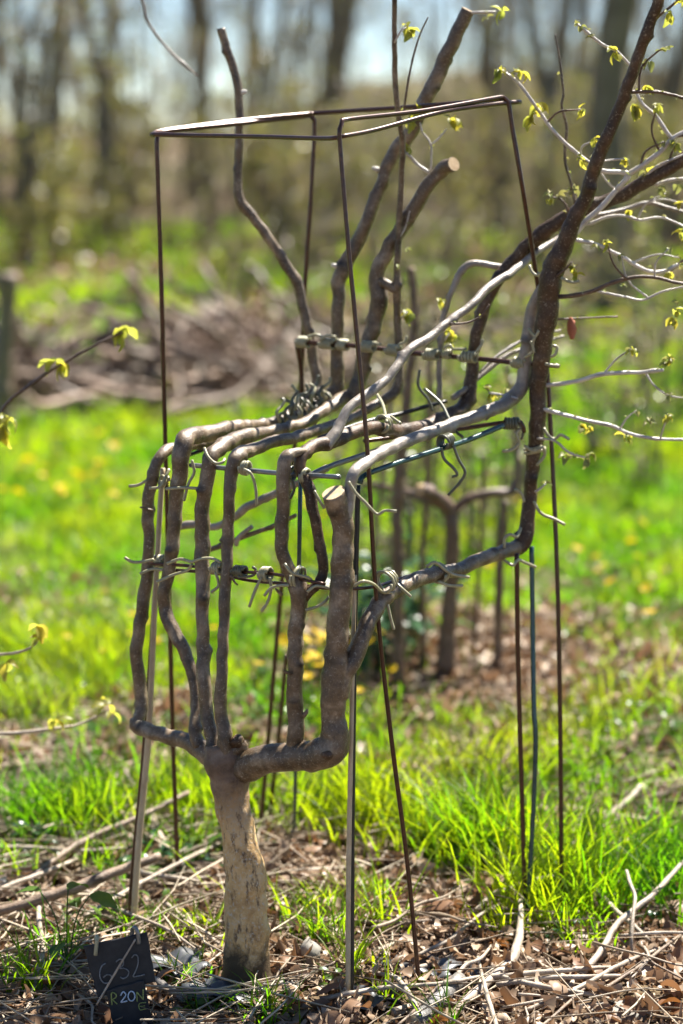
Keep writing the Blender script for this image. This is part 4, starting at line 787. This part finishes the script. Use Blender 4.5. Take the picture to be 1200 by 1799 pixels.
def straws(n, area, prob, name, label, l0, l1, w0, w1, hz, mat='straw'):
    XY = sample(n, *area, lambda x, y: prob(x, y) * clear(x, y)); n = len(XY); L = rng.uniform(l0, l1, n) / 2; w = rng.uniform(w0, w1, n)
    az = rng.normal(0.1, 1.1, n); el = rng.normal(0, .10, n); bend = rng.normal(0, .08, n)
    T = np.stack([np.cos(az) * np.cos(el), np.sin(az) * np.cos(el), np.sin(el)], 1); Sd = np.stack([-np.sin(az), np.cos(az), 0 * az], 1); Up = np.cross(T, Sd)
    V = np.zeros((n, 9, 3)); c = np.stack([XY[:, 0], XY[:, 1], gz(XY[:, 0], XY[:, 1]) + rng.uniform(.003, hz, n)], 1)
    for r, t in enumerate((-1, 0, 1)):
        ctr = c + T * (L * t)[:, None] + Sd * (bend * L * t * t)[:, None]
        for k in range(3):
            a = k * 2.094; V[:, r * 3 + k] = ctr + (Sd * math.cos(a) + Up * math.sin(a)) * (w * (1 if t <= 0 else .6))[:, None]
    q = np.array([(r * 3 + k, r * 3 + (k + 1) % 3, (r + 1) * 3 + (k + 1) % 3, (r + 1) * 3 + k) for r in range(2) for k in range(3)])
    Q = (np.arange(n)[:, None, None] * 9 + q[None]).reshape(-1, 4)
    return tag(fast_mesh(name, V.reshape(-1, 3), quads=Q, mat=M[mat], smooth=True), label, 'straw', kind='stuff')
straws(3600, (-1.7, 1.7, -.9, 1.9), lambda x, y: (1 - .75 * turfness(x, y)) * np.where(x < -.1, 1, .28), 'dry_stalks', 'dry stalks and fine stems strewn over the litter', .06, .26, .0008, .0024, .04)
straws(1500, (-1.7, 1.7, -.9, 2.2), lambda x, y: (1 - .6 * turfness(x, y)) * np.where(x < -.1, 1, .2), 'dry_stalks', 'bleached straw strewn over the litter', .08, .34, .0010, .0030, .055, 'straw_pale')
straws(2400, (-1.9, 1.9, .7, 4.0), lambda x, y: .3 + .7 * (1 - turfness(x, y)), 'dry_stalks', 'dead stems lying in the grass', .1, .4, .0012, .0035, .05)

def grass(n, area, prob, h0, h1, w0, w1, name, label, lean=.35):
    XY = sample(n, *area, prob); n = len(XY)
    clump = .65 + .7 * (.5 + .5 * np.sin(XY[:, 0] * 7.3 + 2 * np.sin(XY[:, 1] * 3.1)) * np.sin(XY[:, 1] * 5.9 + 1.3))
    h = rng.uniform(h0, h1, n) * clump; w = rng.uniform(w0, w1, n); az = rng.uniform(0, 6.28, n); ln = np.abs(rng.normal(lean, .22, n)); cv = rng.uniform(.2, .9, n)
    D = np.stack([np.cos(az), np.sin(az)], 1); fa = az + rng.normal(1.57, .6, n); Sd = np.stack([np.cos(fa), np.sin(fa)], 1)
    z0 = gz(XY[:, 0], XY[:, 1]) - .004; V = np.zeros((n, 7, 3))
    for r, t in enumerate((0, .38, .74, 1)):
        out = h * (ln * t + cv * t * t * .6) ; zz = h * t * (1 - .22 * cv * t * t)
        ww = w * (1, .92, .6, 0)[r]
        c = XY + D * out[:, None]
        if r < 3:
            V[:, 2 * r, :2] = c - Sd * ww[:, None]; V[:, 2 * r + 1, :2] = c + Sd * ww[:, None]; V[:, 2 * r, 2] = V[:, 2 * r + 1, 2] = z0 + zz
        else: V[:, 6, :2] = c; V[:, 6, 2] = z0 + zz
    b = (np.arange(n) * 7)[:, None, None]
    Q = (b + np.array([(0, 1, 3, 2), (2, 3, 5, 4)])[None]).reshape(-1, 4); Tr = (b + np.array([(4, 5, 6)])[None]).reshape(-1, 3)
    t = np.clip(.45 + .35 * np.sin(XY[:, 0] * 4.1 + 1.7 * np.sin(XY[:, 1] * 2.3)) + .25 * np.sin(XY[:, 0] * 11 - XY[:, 1] * 7) + rng.normal(0, .25, n), 0, 1)
    return tag(fast_mesh(name, V.reshape(-1, 3), quads=Q, tris=Tr, mat=M['grass'], tint=np.repeat(t, 7), smooth=True), label, 'grass', kind='stuff')
def tf(x, y):
    p = .5 + .5 * np.sin(x * 5.3 + 2.1 * np.sin(y * 3.7 + 1)) * np.sin(y * 6.1 + 1.9 * np.sin(x * 4.3))
    p = np.clip(p * 1.5 - .12 + .3 * np.sin(x * 17 + y * 13), .07, 1)
    return turfness(x, y) ** 1.3 * p + .012
def tufts(x, y):     # lush tufts beside the right-hand frame leg and behind it
    t = np.zeros_like(x)
    for cx, cy, r in ((.42, .30, .09), (.50, .42, .10), (.33, .62, .09), (.75, .5, .16), (.22, .72, .10), (-.62, .85, .12), (-.3, .95, .12), (.05, .85, .12)):
        t = np.maximum(t, np.exp(-((x - cx) ** 2 + (y - cy) ** 2) / r ** 2))
    return t
TC = [(random.uniform(-.85, .85), random.uniform(-.3, .75), random.uniform(.02, .045)) for _ in range(46)]
def small_tufts(x, y):
    t = np.zeros_like(x)
    for cx, cy, r in TC: t = np.maximum(t, np.exp(-((x - cx) ** 2 + (y - cy) ** 2) / r ** 2))
    return t * np.where(((x < -.26) & (y < -.12)) | ((x > .2) & (y < .1)), 0, 1)
grass(1500, (-.95, .95, -.35, .85), small_tufts, .035, .11, .0014, .0028, 'grass', 'small grass tufts coming up through the leaf litter', .35)
grass(4200, (-.9, 1.2, -.3, 1.2), tufts, .09, .20, .0016, .0032, 'grass', 'lush tall grass tufts at the edge of the litter', .22)
grass(17000, (-2.0, 2.0, .1, 2.6), tf, .05, .16, .0014, .0030, 'grass', 'sunlit spring grass just behind the chair tree')
grass(42000, (-3.0, 3.0, 2.4, 6.2), tf, .05, .12, .0020, .0042, 'grass', 'bright sunlit grass of the clearing')
grass(46000, (-4.6, 4.6, 6.0, 12.5), tf, .06, .15, .0035, .007, 'grass', 'blurred green grass around the brushwood heap')
grass(30000, (-9, 9, 12.3, 30), tf, .08, .22, .008, .016, 'grass', 'far grass patches below the wood', .3)

# ------------------------------------------------------------------ small yellow flowers
def flower_mesh():
    V, F, fm = [], [], []
    n = 8
    for i in range(n):
        a = i / n * 6.283; c, s = math.cos(a), math.sin(a); b = len(V); w = .0042
        for r, z, ww in ((.002, .001, .35), (.009, .004, 1.0), (.016, .003, .35)):
            V += [(c * r - s * w * ww, s * r + c * w * ww, z), (c * r + s * w * ww, s * r - c * w * ww, z)]
        F += [(b, b + 1, b + 3, b + 2), (b + 2, b + 3, b + 5, b + 4)]; fm += [0, 0]
    b = len(V)
    for z, r in ((0, .0012), (-.12, .0012)):
        V += [(r * math.cos(k * 2.094), r * math.sin(k * 2.094), z) for k in range(3)]
    F += [(b + k, b + (k + 1) % 3, b + 3 + (k + 1) % 3, b + 3 + k) for k in range(3)]; fm += [1] * 3
    me = bpy.data.meshes.new('yellow_flower'); me.from_pydata(V, [], F); me.materials.append(M['petal']); me.materials.append(M['herb'])
    me.polygons.foreach_set('material_index', fm); me.update(); return me
FL = flower_mesh()
def flower(x, y, s, lab, grp):
    o = bpy.data.objects.new('yellow_flower', FL); COL.objects.link(o); h = .105 * s
    o.location = (x, y, .015 + h); o.rotation_euler = (random.uniform(-.1, .7), random.uniform(-.4, .4), random.uniform(0, 6.28)); o.scale = (s,) * 3
    tag(o, lab, 'flower', grp)
def fspread(n, cx, cy, sx, sy, s, lab, grp):
    for _ in range(n):
        g = G(random.gauss(cx, sx), random.gauss(cy, sy)); flower(g[0], g[1], s * random.uniform(.8, 1.25), lab, grp)
fspread(26, 540, 1225, 55, 28, 1.15, 'small yellow flower in the patch seen behind the middle upright', 'yellow flowers behind the front legs')
fspread(12, 230, 1150, 60, 35, 1.0, 'small yellow flower in the grass behind the leftmost leg', 'yellow flowers behind the leftmost leg')
fspread(34, 120, 895, 90, 40, 1.45, 'yellow flower in the bright grass at the left', 'yellow flowers in the left-hand grass')
fspread(8, 560, 960, 40, 20, 1.4, 'yellow flower seen between the middle uprights', 'yellow flowers between the middle uprights')
fspread(12, 1090, 1050, 60, 45, 1.1, 'yellow flower in the grass at the right', 'yellow flowers in the right-hand grass')
fspread(7, 880, 930, 60, 60, 1.1, 'yellow flower in the grass behind the low rail', 'yellow flowers behind the low rail')

# ------------------------------------------------------------------ leafy ground plants
def plant(px, py, n, size, label, mat='herb', spread=.05, up=.6, cat='plant', Y=None):
    b = G(px, py) if Y is None else np.array([*P(px, py, Y)[:2], 0]); b[2] = float(gz(b[0], b[1]))
    o = empty('leafy_plant', b, label, cat)
    for me in plant.cache.setdefault(mat, []) or [None]: pass
    if not plant.cache[mat]: plant.cache[mat] = [leaf_mesh('leaf', .06, .016, .35, .9, M[mat], .08), leaf_mesh('leaf', .05, .019, .25, .6, M[mat], .12)]
    parts = []
    for i in range(n):
        az = random.uniform(0, 6.28); r = random.uniform(.1, 1) * spread; h = random.uniform(.3, 1) * up * .1 * size
        tip = np.array([math.cos(az) * r, math.sin(az) * r, h]); pp = [b, b + tip * np.array([.4, .4, .7]), b + tip]
        parts.append(tube(pp, [.0014 * size, .0012 * size, .001 * size], .02, 5))
        put(random.choice(plant.cache[mat]), 'leaf', o, None, tip, Euler((random.uniform(-.2, .7), random.uniform(-.5, .5), az - 1.57), 'XYZ'), size * random.uniform(.6, 1.1))
    V, F, uv = join(parts); mesh_obj('stem', V, F, M[mat], o, root=o)
    return o
plant.cache = {}
plant(118, 1722, 5, 1.1, 'plant with broad bright green leaves left of the label', spread=.05, up=1.7)
plant(135, 1640, 7, .8, 'young yellow-green plant above the broad-leaved one', spread=.06, up=.9)
plant(345, 1778, 7, .6, 'small dark green seedling in front of the trunk, left', 'herb', .03, .5)
plant(400, 1772, 7, .6, 'small blue-green seedling at the foot of the trunk', 'herb_dark', .035, .3)
plant(590, 1738, 5, .45, 'tiny green seedling right of the pebble', 'herb', .02, .8)
plant(62, 1498, 9, .8, 'silvery green bramble sprig at the far left', 'herb_dark', .07, .9)
for i, (x, y) in enumerate(((300, 1500), (330, 1520), (360, 1490), (285, 1530), (350, 1535), (380, 1515), (250, 1515), (320, 1475))):
    plant(x, y, 11, .7, 'low ivy-like plant in the green patch left of the trunk', 'herb' if i % 2 else 'herb_dark', .06, .6)['group'] = 'low plants left of the trunk'
for i, (x, y) in enumerate(((640, 1180), (700, 1190), (670, 1150), (730, 1160), (615, 1195))):
    plant(x, y, 22, 1.5, 'dark bramble clump at the foot of the second tree', 'herb_dark', .15, 2.4)['group'] = 'dark brambles by the second tree'
for i, (x, y) in enumerate(((985, 1640), (1000, 1600), (860, 1560))):
    plant(x, y, 9, .6, ('dark low plant below the grass tuft', 'dark leaves inside the right grass tuft', 'small bright plant behind the slim pale stick')[i], 'herb_dark' if i < 2 else 'herb', .05, .5)
for i in range(22):
    g_ = (random.uniform(20, 1180), random.uniform(1400, 1690))
    if 370 < g_[0] < 500 and g_[1] > 1560: continue
    plant(*g_, 6, random.uniform(.4, .75), 'small green weed coming up through the litter', ('herb', 'herb', 'herb_dark')[i % 3], .04, .6)['group'] = 'weeds in the litter'
for i in range(40):
    x = random.choice([random.uniform(420, 640), random.uniform(1000, 1200), random.uniform(0, 380)]); y = random.uniform(1080, 1330)
    plant(x, y, 7, .9, 'broad-leaved weed growing in the clearing grass', 'herb', .07, .7)['group'] = 'weeds in the clearing grass'

# ------------------------------------------------------------------ second trained tree, behind
Y2 = 2.0
b2 = P(785, 1190, Y2); b2[2] = 0
t2 = empty('second_chair_tree', b2, 'smaller trained tree behind, with a sawn pale seat end and level arms', 'trained tree')
def l2(tr, mat='twig_brown', name='branch', cut=False, lab=None):
    mat = 'twig_brown' if mat == 'stick_brown' else mat
    p, r = trace([(a, b, Y2 + dy, d * .74) for a, b, dy, d in tr]); SEED[0] += 1
    V, F, uv = tube(p, r, .015, 10, .05, 1, SEED[0])
    o = mesh_obj(name, V, F, M[mat], t2, root=t2, uv=uv, mats=[M[mat], M['cut']] if cut else None, fm=([0] * (len(F) - 1) + [1]) if cut else None)
    if lab: o['label'] = lab
l2([(783, 1200, 0, 46), (787, 1110, 0, 40), (793, 1000, 0, 36), (795, 930, 0, 36), (788, 893, 0, 38), (765, 872, -.03, 34), (738, 860, -.08, 30)], 'stick_brown', 'trunk', True, 'bent trunk with a pale sawn end')
l2([(795, 900, 0, 26), (820, 878, 0, 24), (860, 866, 0, 22), (900, 862, .02, 20), (908, 820, .03, 14), (903, 740, .05, 11), (890, 640, .07, 10)])
l2([(775, 885, 0, 28), (735, 872, .05, 22), (700, 860, .1, 16), (640, 850, .2, 14)])
l2([(700, 1200, -.1, 30), (698, 1000, -.1, 30), (700, 860, -.1, 28), (715, 700, -.1, 24), (728, 560, -.1, 20), (722, 470, -.1, 17)], 'stick_brown', cut=True)
l2([(745, 1190, .1, 14), (742, 1000, .1, 14), (752, 800, .1, 12), (756, 620, .1, 11)])
l2([(873, 1195, .1, 24), (876, 1080, .1, 22), (880, 960, .1, 20), (888, 880, .1, 16)])
l2([(830, 1190, .2, 12), (836, 1080, .2, 11), (845, 940, .2, 10), (850, 800, .2, 9)])
l2([(650, 1200, .15, 12), (655, 1000, .15, 12), (672, 840, .15, 11), (690, 640, .15, 10)], 'fartwig')

# ------------------------------------------------------------------ sapling at the left, out of focus, whose twigs reach into view
sb = np.array([-.78, .55, 0.0])
sp = empty('young_sapling', sb, 'young sapling whose budding twigs reach in from the left edge', 'sapling')
def ls(tr, mat='twig_brown', name='twig', leaves=()):
    p, r = trace(tr); SEED[0] += 1; V, F, uv = tube(p, r, .012, 8, .04, 1.2, SEED[0])
    o = mesh_obj(name, V, F, M[mat], sp, root=sp, uv=uv)
    for (a, b, Y, s, n) in leaves: cluster(o, sp, a, b, Y, s, n)
ls([(-68, 1540, .55, 22), (-60, 1300, .55, 20), (-60, 1000, .55, 18), (-60, 700, .55, 16), (-70, 300, .6, 14), (-60, -40, .7, 11), (40, -140, .85, 8), (120, -170, .95, 6)], 'bark', 'stem')
ls([(-55, 860, .55, 9), (0, 728, .57, 7), (45, 682, .58, 6), (100, 645, .6, 6), (160, 610, .62, 5), (215, 583, .64, 4)], leaves=[(15, 735, .57, 1.9, 4), (8, 745, .57, 1.7, 4), (100, 634, .6, 1.7, 4), (108, 640, .6, 1.4, 3), (222, 575, .64, 1.5, 3), (214, 590, .64, 1.3, 3)])
ls([(-60, 1290, .55, 8), (20, 1288, .56, 7), (95, 1280, .58, 6), (140, 1272, .6, 5), (188, 1250, .62, 4)], 'stick_pale', leaves=[(95, 1268, .58, 1.4, 4), (188, 1240, .62, 1.4, 4), (200, 1252, .62, 1.2, 2)])
ls([(-60, 1150, .55, 6), (20, 1148, .4, 5), (62, 1132, .35, 4), (70, 1105, .33, 3)], 'stick_pale', leaves=[(66, 1100, .33, 1.2, 3), (72, 1125, .33, 1.0, 3), (10, 1165, .4, 1.3, 3)])
ls([(40, -140, .85, 7), (160, -90, .9, 7), (243, -10, .95, 6), (258, 35, .95, 5), (288, 78, .95, 5.5), (322, 112, .95, 6), (347, 134, .95, 4.5)], 'bark_grey')
# post at left edge, mid distance
pb = G(2, 765); post = empty('cut_stem', pb, 'mossy cut stem standing at the left edge', 'stump')
p, r = trace([(0, 790, pb[1], 42), (6, 640, pb[1], 36), (12, 540, pb[1], 34), (11, 480, pb[1], 44)])
V, F, uv = tube(p, r, .03, 10, .08, 1, 5); mesh_obj('stem', V, F, M['stick_brown'], post, root=post, uv=uv)

# ------------------------------------------------------------------ heap of brushwood
hb = np.array([-1.0, 8.4, 0]); heap = empty('brushwood_heap', hb, 'long heap of cut brown brushwood beyond the grass at left', 'brush pile')
SM = []
for i in range(8):
    L = random.uniform(.7, 1.7); n = 6; pts = [np.array([L * (k / (n - 1) - .5), random.gauss(0, .05), random.gauss(0, .05)]) for k in range(n)]
    V, F, uv = tube(pts, np.linspace(random.uniform(.009, .026), .005, n), .12, 6, .05, 1, 900 + i)
    o = mesh_obj('stick', V, F, M[['heap_wood', 'bark', 'stick_brown', 'twig_brown', 'heap_wood', 'stick_pale', 'stick_brown', 'heap_wood'][i % 8]], heap, uv=uv); SM.append(o)
for i in range(260):
    o = SM[i] if i < 8 else SM[i % 8].copy()
    if i >= 8: COL.objects.link(o); o.parent = heap
    u = random.uniform(-1.9, 1.3); top = .31 * max(.1, 1 - (abs(u - .35) / 2.3) ** 2)
    top *= 1 + .3 * math.sin(u * 5); o.location = (u, random.gauss(0, .4), random.uniform(.02, top)); o.rotation_euler = (random.gauss(0, .45), random.gauss(0, .42), random.gauss(0.15, .9))
# loose brush behind it on the rise
for i in range(40):
    o = SM[i % 8].copy(); COL.objects.link(o); o.parent = heap
    o.location = (random.uniform(-1.2, 2.2), random.uniform(1.0, 3.0), random.uniform(.03, .22)); o.rotation_euler = (random.gauss(0, .4), random.gauss(0, .5), random.gauss(0.15, .9))

# ------------------------------------------------------------------ the wood behind
def grow(seed, H, r0, stems, leafn, lean=.05, low=0.15, leafsize=.03, twn=90):
    """one woodland tree: trunk mesh arrays and crown mesh arrays (fine twigs and first leaves)"""
    R = random.Random(seed); tr, tw, tips = [], [], []
    for s in range(stems):
        a = R.uniform(0, 6.28); off = np.array([math.cos(a), math.sin(a), 0]) * (0 if stems == 1 else R.uniform(.05, .25)); n = 7
        dr = np.array([math.cos(a), math.sin(a), 0]) * R.uniform(.2, 1) * lean * H * (2 if stems > 1 else 1)
        pts = [off + dr * (k / (n - 1)) ** 1.5 + np.array([R.gauss(0, .012 * H) * (k > 0), R.gauss(0, .012 * H) * (k > 0), H * k / (n - 1)]) for k in range(n)]
        pts[0][2] -= .15
        rr = [r0 * (1.25 if k == 0 else 1) * (1 - .85 * k / (n - 1)) * R.uniform(.95, 1.05) for k in range(n)]
        tr.append(tube(pts, rr, .35, 8, .05, 0, seed * 3 + s))
        for b in range(int(11 / math.sqrt(stems))):
            t = R.uniform(low, .97); i = min(n - 2, int(t * (n - 1))); f = t * (n - 1) - i; st = pts[i] * (1 - f) + pts[i + 1] * f
            az = R.uniform(0, 6.28); L = H * R.uniform(.14, .33) * (1.15 - t * .6); d = np.array([math.cos(az), math.sin(az), R.uniform(.35, 1.1)]); d /= np.linalg.norm(d)
            bp = [st + d * L * k / 4 + np.array([R.gauss(0, .03 * L), R.gauss(0, .03 * L), .10 * L * (k / 4) ** 2]) for k in range(5)]; bp[0] = st
            br = r0 * (1 - .8 * t) * R.uniform(.3, .5); tr.append(tube(bp, [br * (1 - .8 * k / 4) for k in range(5)], .3, 6, .04, 0, seed + b))
            for k in range(int(twn / 11)):
                u = R.uniform(.2, 1) * 4; j = min(3, int(u)); q = bp[j] + (bp[j + 1] - bp[j]) * (u - j)
                e = np.array([R.gauss(0, 1), R.gauss(0, 1), R.uniform(-.3, 1.2)]); e /= np.linalg.norm(e); l2_ = L * R.uniform(.2, .5)
                m1 = q + e * l2_ * .5 + np.array([R.gauss(0, .05), R.gauss(0, .05), 0]) * l2_; e2 = q + e * l2_
                tw.append((q, m1, e2)); tips += [m1, e2, (q + m1) / 2]
                for _ in range(2):
                    e3 = e + np.array([R.gauss(0, .6), R.gauss(0, .6), R.gauss(.1, .5)]); tw.append((m1, m1 + e3 * l2_ * .25, m1 + e3 * l2_ * .5)); tips.append(m1 + e3 * l2_ * .5)
    T = join(tr)
    V, Q = [], []
    for a_, b_, c_ in tw:
        d = c_ - a_; s_ = np.cross(d, [.3, .5, .2]); s_ /= np.linalg.norm(s_) + 1e-9; s2 = np.cross(d, s_); s2 /= np.linalg.norm(s2) + 1e-9
        o = len(V)
        for p_, w_ in ((a_, .0085), (b_, .006), (c_, .0025)):
            for k in range(3): V.append(p_ + (s_ * math.cos(k * 2.094) + s2 * math.sin(k * 2.094)) * w_)
        Q += [(o + r * 3 + k, o + r * 3 + (k + 1) % 3, o + (r + 1) * 3 + (k + 1) % 3, o + (r + 1) * 3 + k) for r in range(2) for k in range(3)]
    nt_ = len(Q)
    for _ in range(leafn):
        c = tips[R.randrange(len(tips))] + np.array([R.gauss(0, .06) for _ in range(3)]); u = np.array([R.gauss(0, 1) for _ in range(3)]); u /= np.linalg.norm(u); v = np.cross(u, [R.gauss(0, 1) for _ in range(3)]); v /= np.linalg.norm(v) + 1e-9
        s = leafsize * R.uniform(.6, 1.3); o = len(V); V += [c - u * s, c + v * s * .55, c + u * s, c - v * s * .55]; Q.append((o, o + 1, o + 2, o + 3))
    return T, (np.array(V), Q, nt_)
def proto(*a, **k):
    T, (V, Q, nt_) = grow(*a, **k)
    t = bpy.data.meshes.new('trunk'); t.from_pydata(T[0].tolist(), [], T[1]); t.materials.append(M['fartrunk']); t.polygons.foreach_set('use_smooth', [True] * len(T[1])); t.update()
    c = bpy.data.meshes.new('crown'); c.from_pydata(V.tolist(), [], Q); c.materials.append(M['fartwig']); c.materials.append(M['farleaf'])
    c.polygons.foreach_set('material_index', [0] * nt_ + [1] * (len(Q) - nt_))
    at = c.attributes.new('tint', 'FLOAT', 'POINT'); at.data.foreach_set('value', np.repeat(np.random.default_rng(1).random(len(V) // 4 + 1), 4)[:len(V)]); c.update()
    return t, c
PR = [proto(1, 9.5, .11, 1, 900, low=.34), proto(2, 8.0, .07, 3, 900, lean=.10, low=.26), proto(3, 10.5, .15, 1, 500, low=.36), proto(4, 7.0, .055, 4, 1100, lean=.12, low=.22), proto(5, 9.0, .09, 2, 700, lean=.08, low=.28)]
SH = [proto(21, 2.4, .022, 6, 1000, lean=.22, low=.05, leafsize=.035, twn=80), proto(22, 1.8, .018, 7, 250, lean=.3, low=.05, leafsize=.03, twn=80), proto(23, 2.0, .02, 6, 1900, lean=.25, low=.05, leafsize=.04, twn=60)]
def wood_tree(name, pr, x, y, s, rz, label, cat, group=None):
    o = empty(name, (x, y, float(gz(x, y)) - .02), label, cat, group)
    for nm, me in zip(('trunk', 'crown'), pr):
        c = bpy.data.objects.new(nm, me); COL.objects.link(c); c.parent = o
    o.scale = (s, s, s); o.rotation_euler = (0, 0, rz); return o
def wx(px, Y): return float(P(px, 300, Y)[0])
named = [(1075, 13.5, 2, 1.15, 'broad grey-green tree trunk at the right behind the twigs'), (105, 22, 0, 1.0, 'dark tree trunk at the upper left'), (190, 24, 4, 1.1, 'leaning twin-stemmed tree at the upper left'),
         (570, 26, 2, .9, 'dark trunk right of the kinked bare branch top'), (960, 20, 4, 1.0, 'twin-stemmed tree behind the budding twig at upper right'), (20, 19, 3, .9, 'many-stemmed coppice tree at the left edge'),
         (345, 30, 0, .9, 'slim trunk below the hanging twig'), (880, 28, 1, 1.0, 'clump of grey stems at the upper right centre'), (1180, 24, 2, 1.0, 'dark trunk at the right edge of the wood')]
for px, Y, k, s, lab in named: wood_tree('woodland_tree', PR[k], wx(px, Y), Y, s, random.uniform(0, 6.28), lab, 'tree', 'trees of the wood')
for i in range(34):
    Y = random.uniform(22, 48); px = random.uniform(-550, 1750)
    wood_tree('woodland_tree', PR[i % 5], wx(px, Y), Y, random.uniform(.8, 1.25), random.uniform(0, 6.28), 'one of the many blurred bare trees in the wood behind', 'tree', 'trees of the wood')
FT = [proto(6, 9.0, .07, 2, 500, lean=.06, low=.10, twn=110), proto(7, 8.0, .05, 3, 900, lean=.1, low=.10, twn=110)]
RB = random.Random(5)
for i in range(56):
    Y = RB.uniform(36, 50); px = -900 + 3000 * (i + RB.random()) / 56
    wood_tree('woodland_tree', FT[i % 2], wx(px, Y), Y, RB.uniform(.8, 1.15), RB.uniform(0, 6.28), 'one of the thin twiggy trees at the far edge of the wood', 'tree', 'far edge of the wood')
for i in range(80):
    Y = random.uniform(14, 40); px = random.uniform(-350, 1550)
    if Y < 17 and 100 < px < 600: Y += 8
    wood_tree('understorey_bush', SH[(0, 1, 1, 2)[i % 4]], wx(px, Y), Y, random.uniform(.6, 1.15) * (1.05 if Y > 24 else .9), random.uniform(0, 6.28), 'one of the blurred twiggy bushes below the wood', 'bush', 'bushes below the wood')
# pale leafless scrub close behind the clearing, right of the heap
for i, (px, Y, s) in enumerate(((760, 10.5, .55), (860, 11.5, .6), (940, 10.8, .5), (680, 12, .55), (1120, 9.8, .45), (560, 11.8, .5), (1010, 12.5, .7), (810, 13.5, .8), (380, 13.2, .55))):
    wood_tree('scrub_bush', SH[1], wx(px, Y), Y, s, i * 1.3, 'pale twiggy scrub bush at the edge behind the chair back', 'bush', 'scrub behind the chair back')
for i, (px, Y, s) in enumerate(((700, 3.4, .42), (770, 4.2, .5), (850, 3.8, .4), (930, 4.8, .5), (640, 5.0, .45), (1060, 6.0, .55), (1150, 5.2, .4), (1190, 7.5, .7))):
    wood_tree('scrub_bush', SH[1], wx(px, Y), Y, s, i * 2.1, 'low twiggy scrub shoots in the grass beyond the second tree', 'bush', 'scrub shoots beyond the second tree')
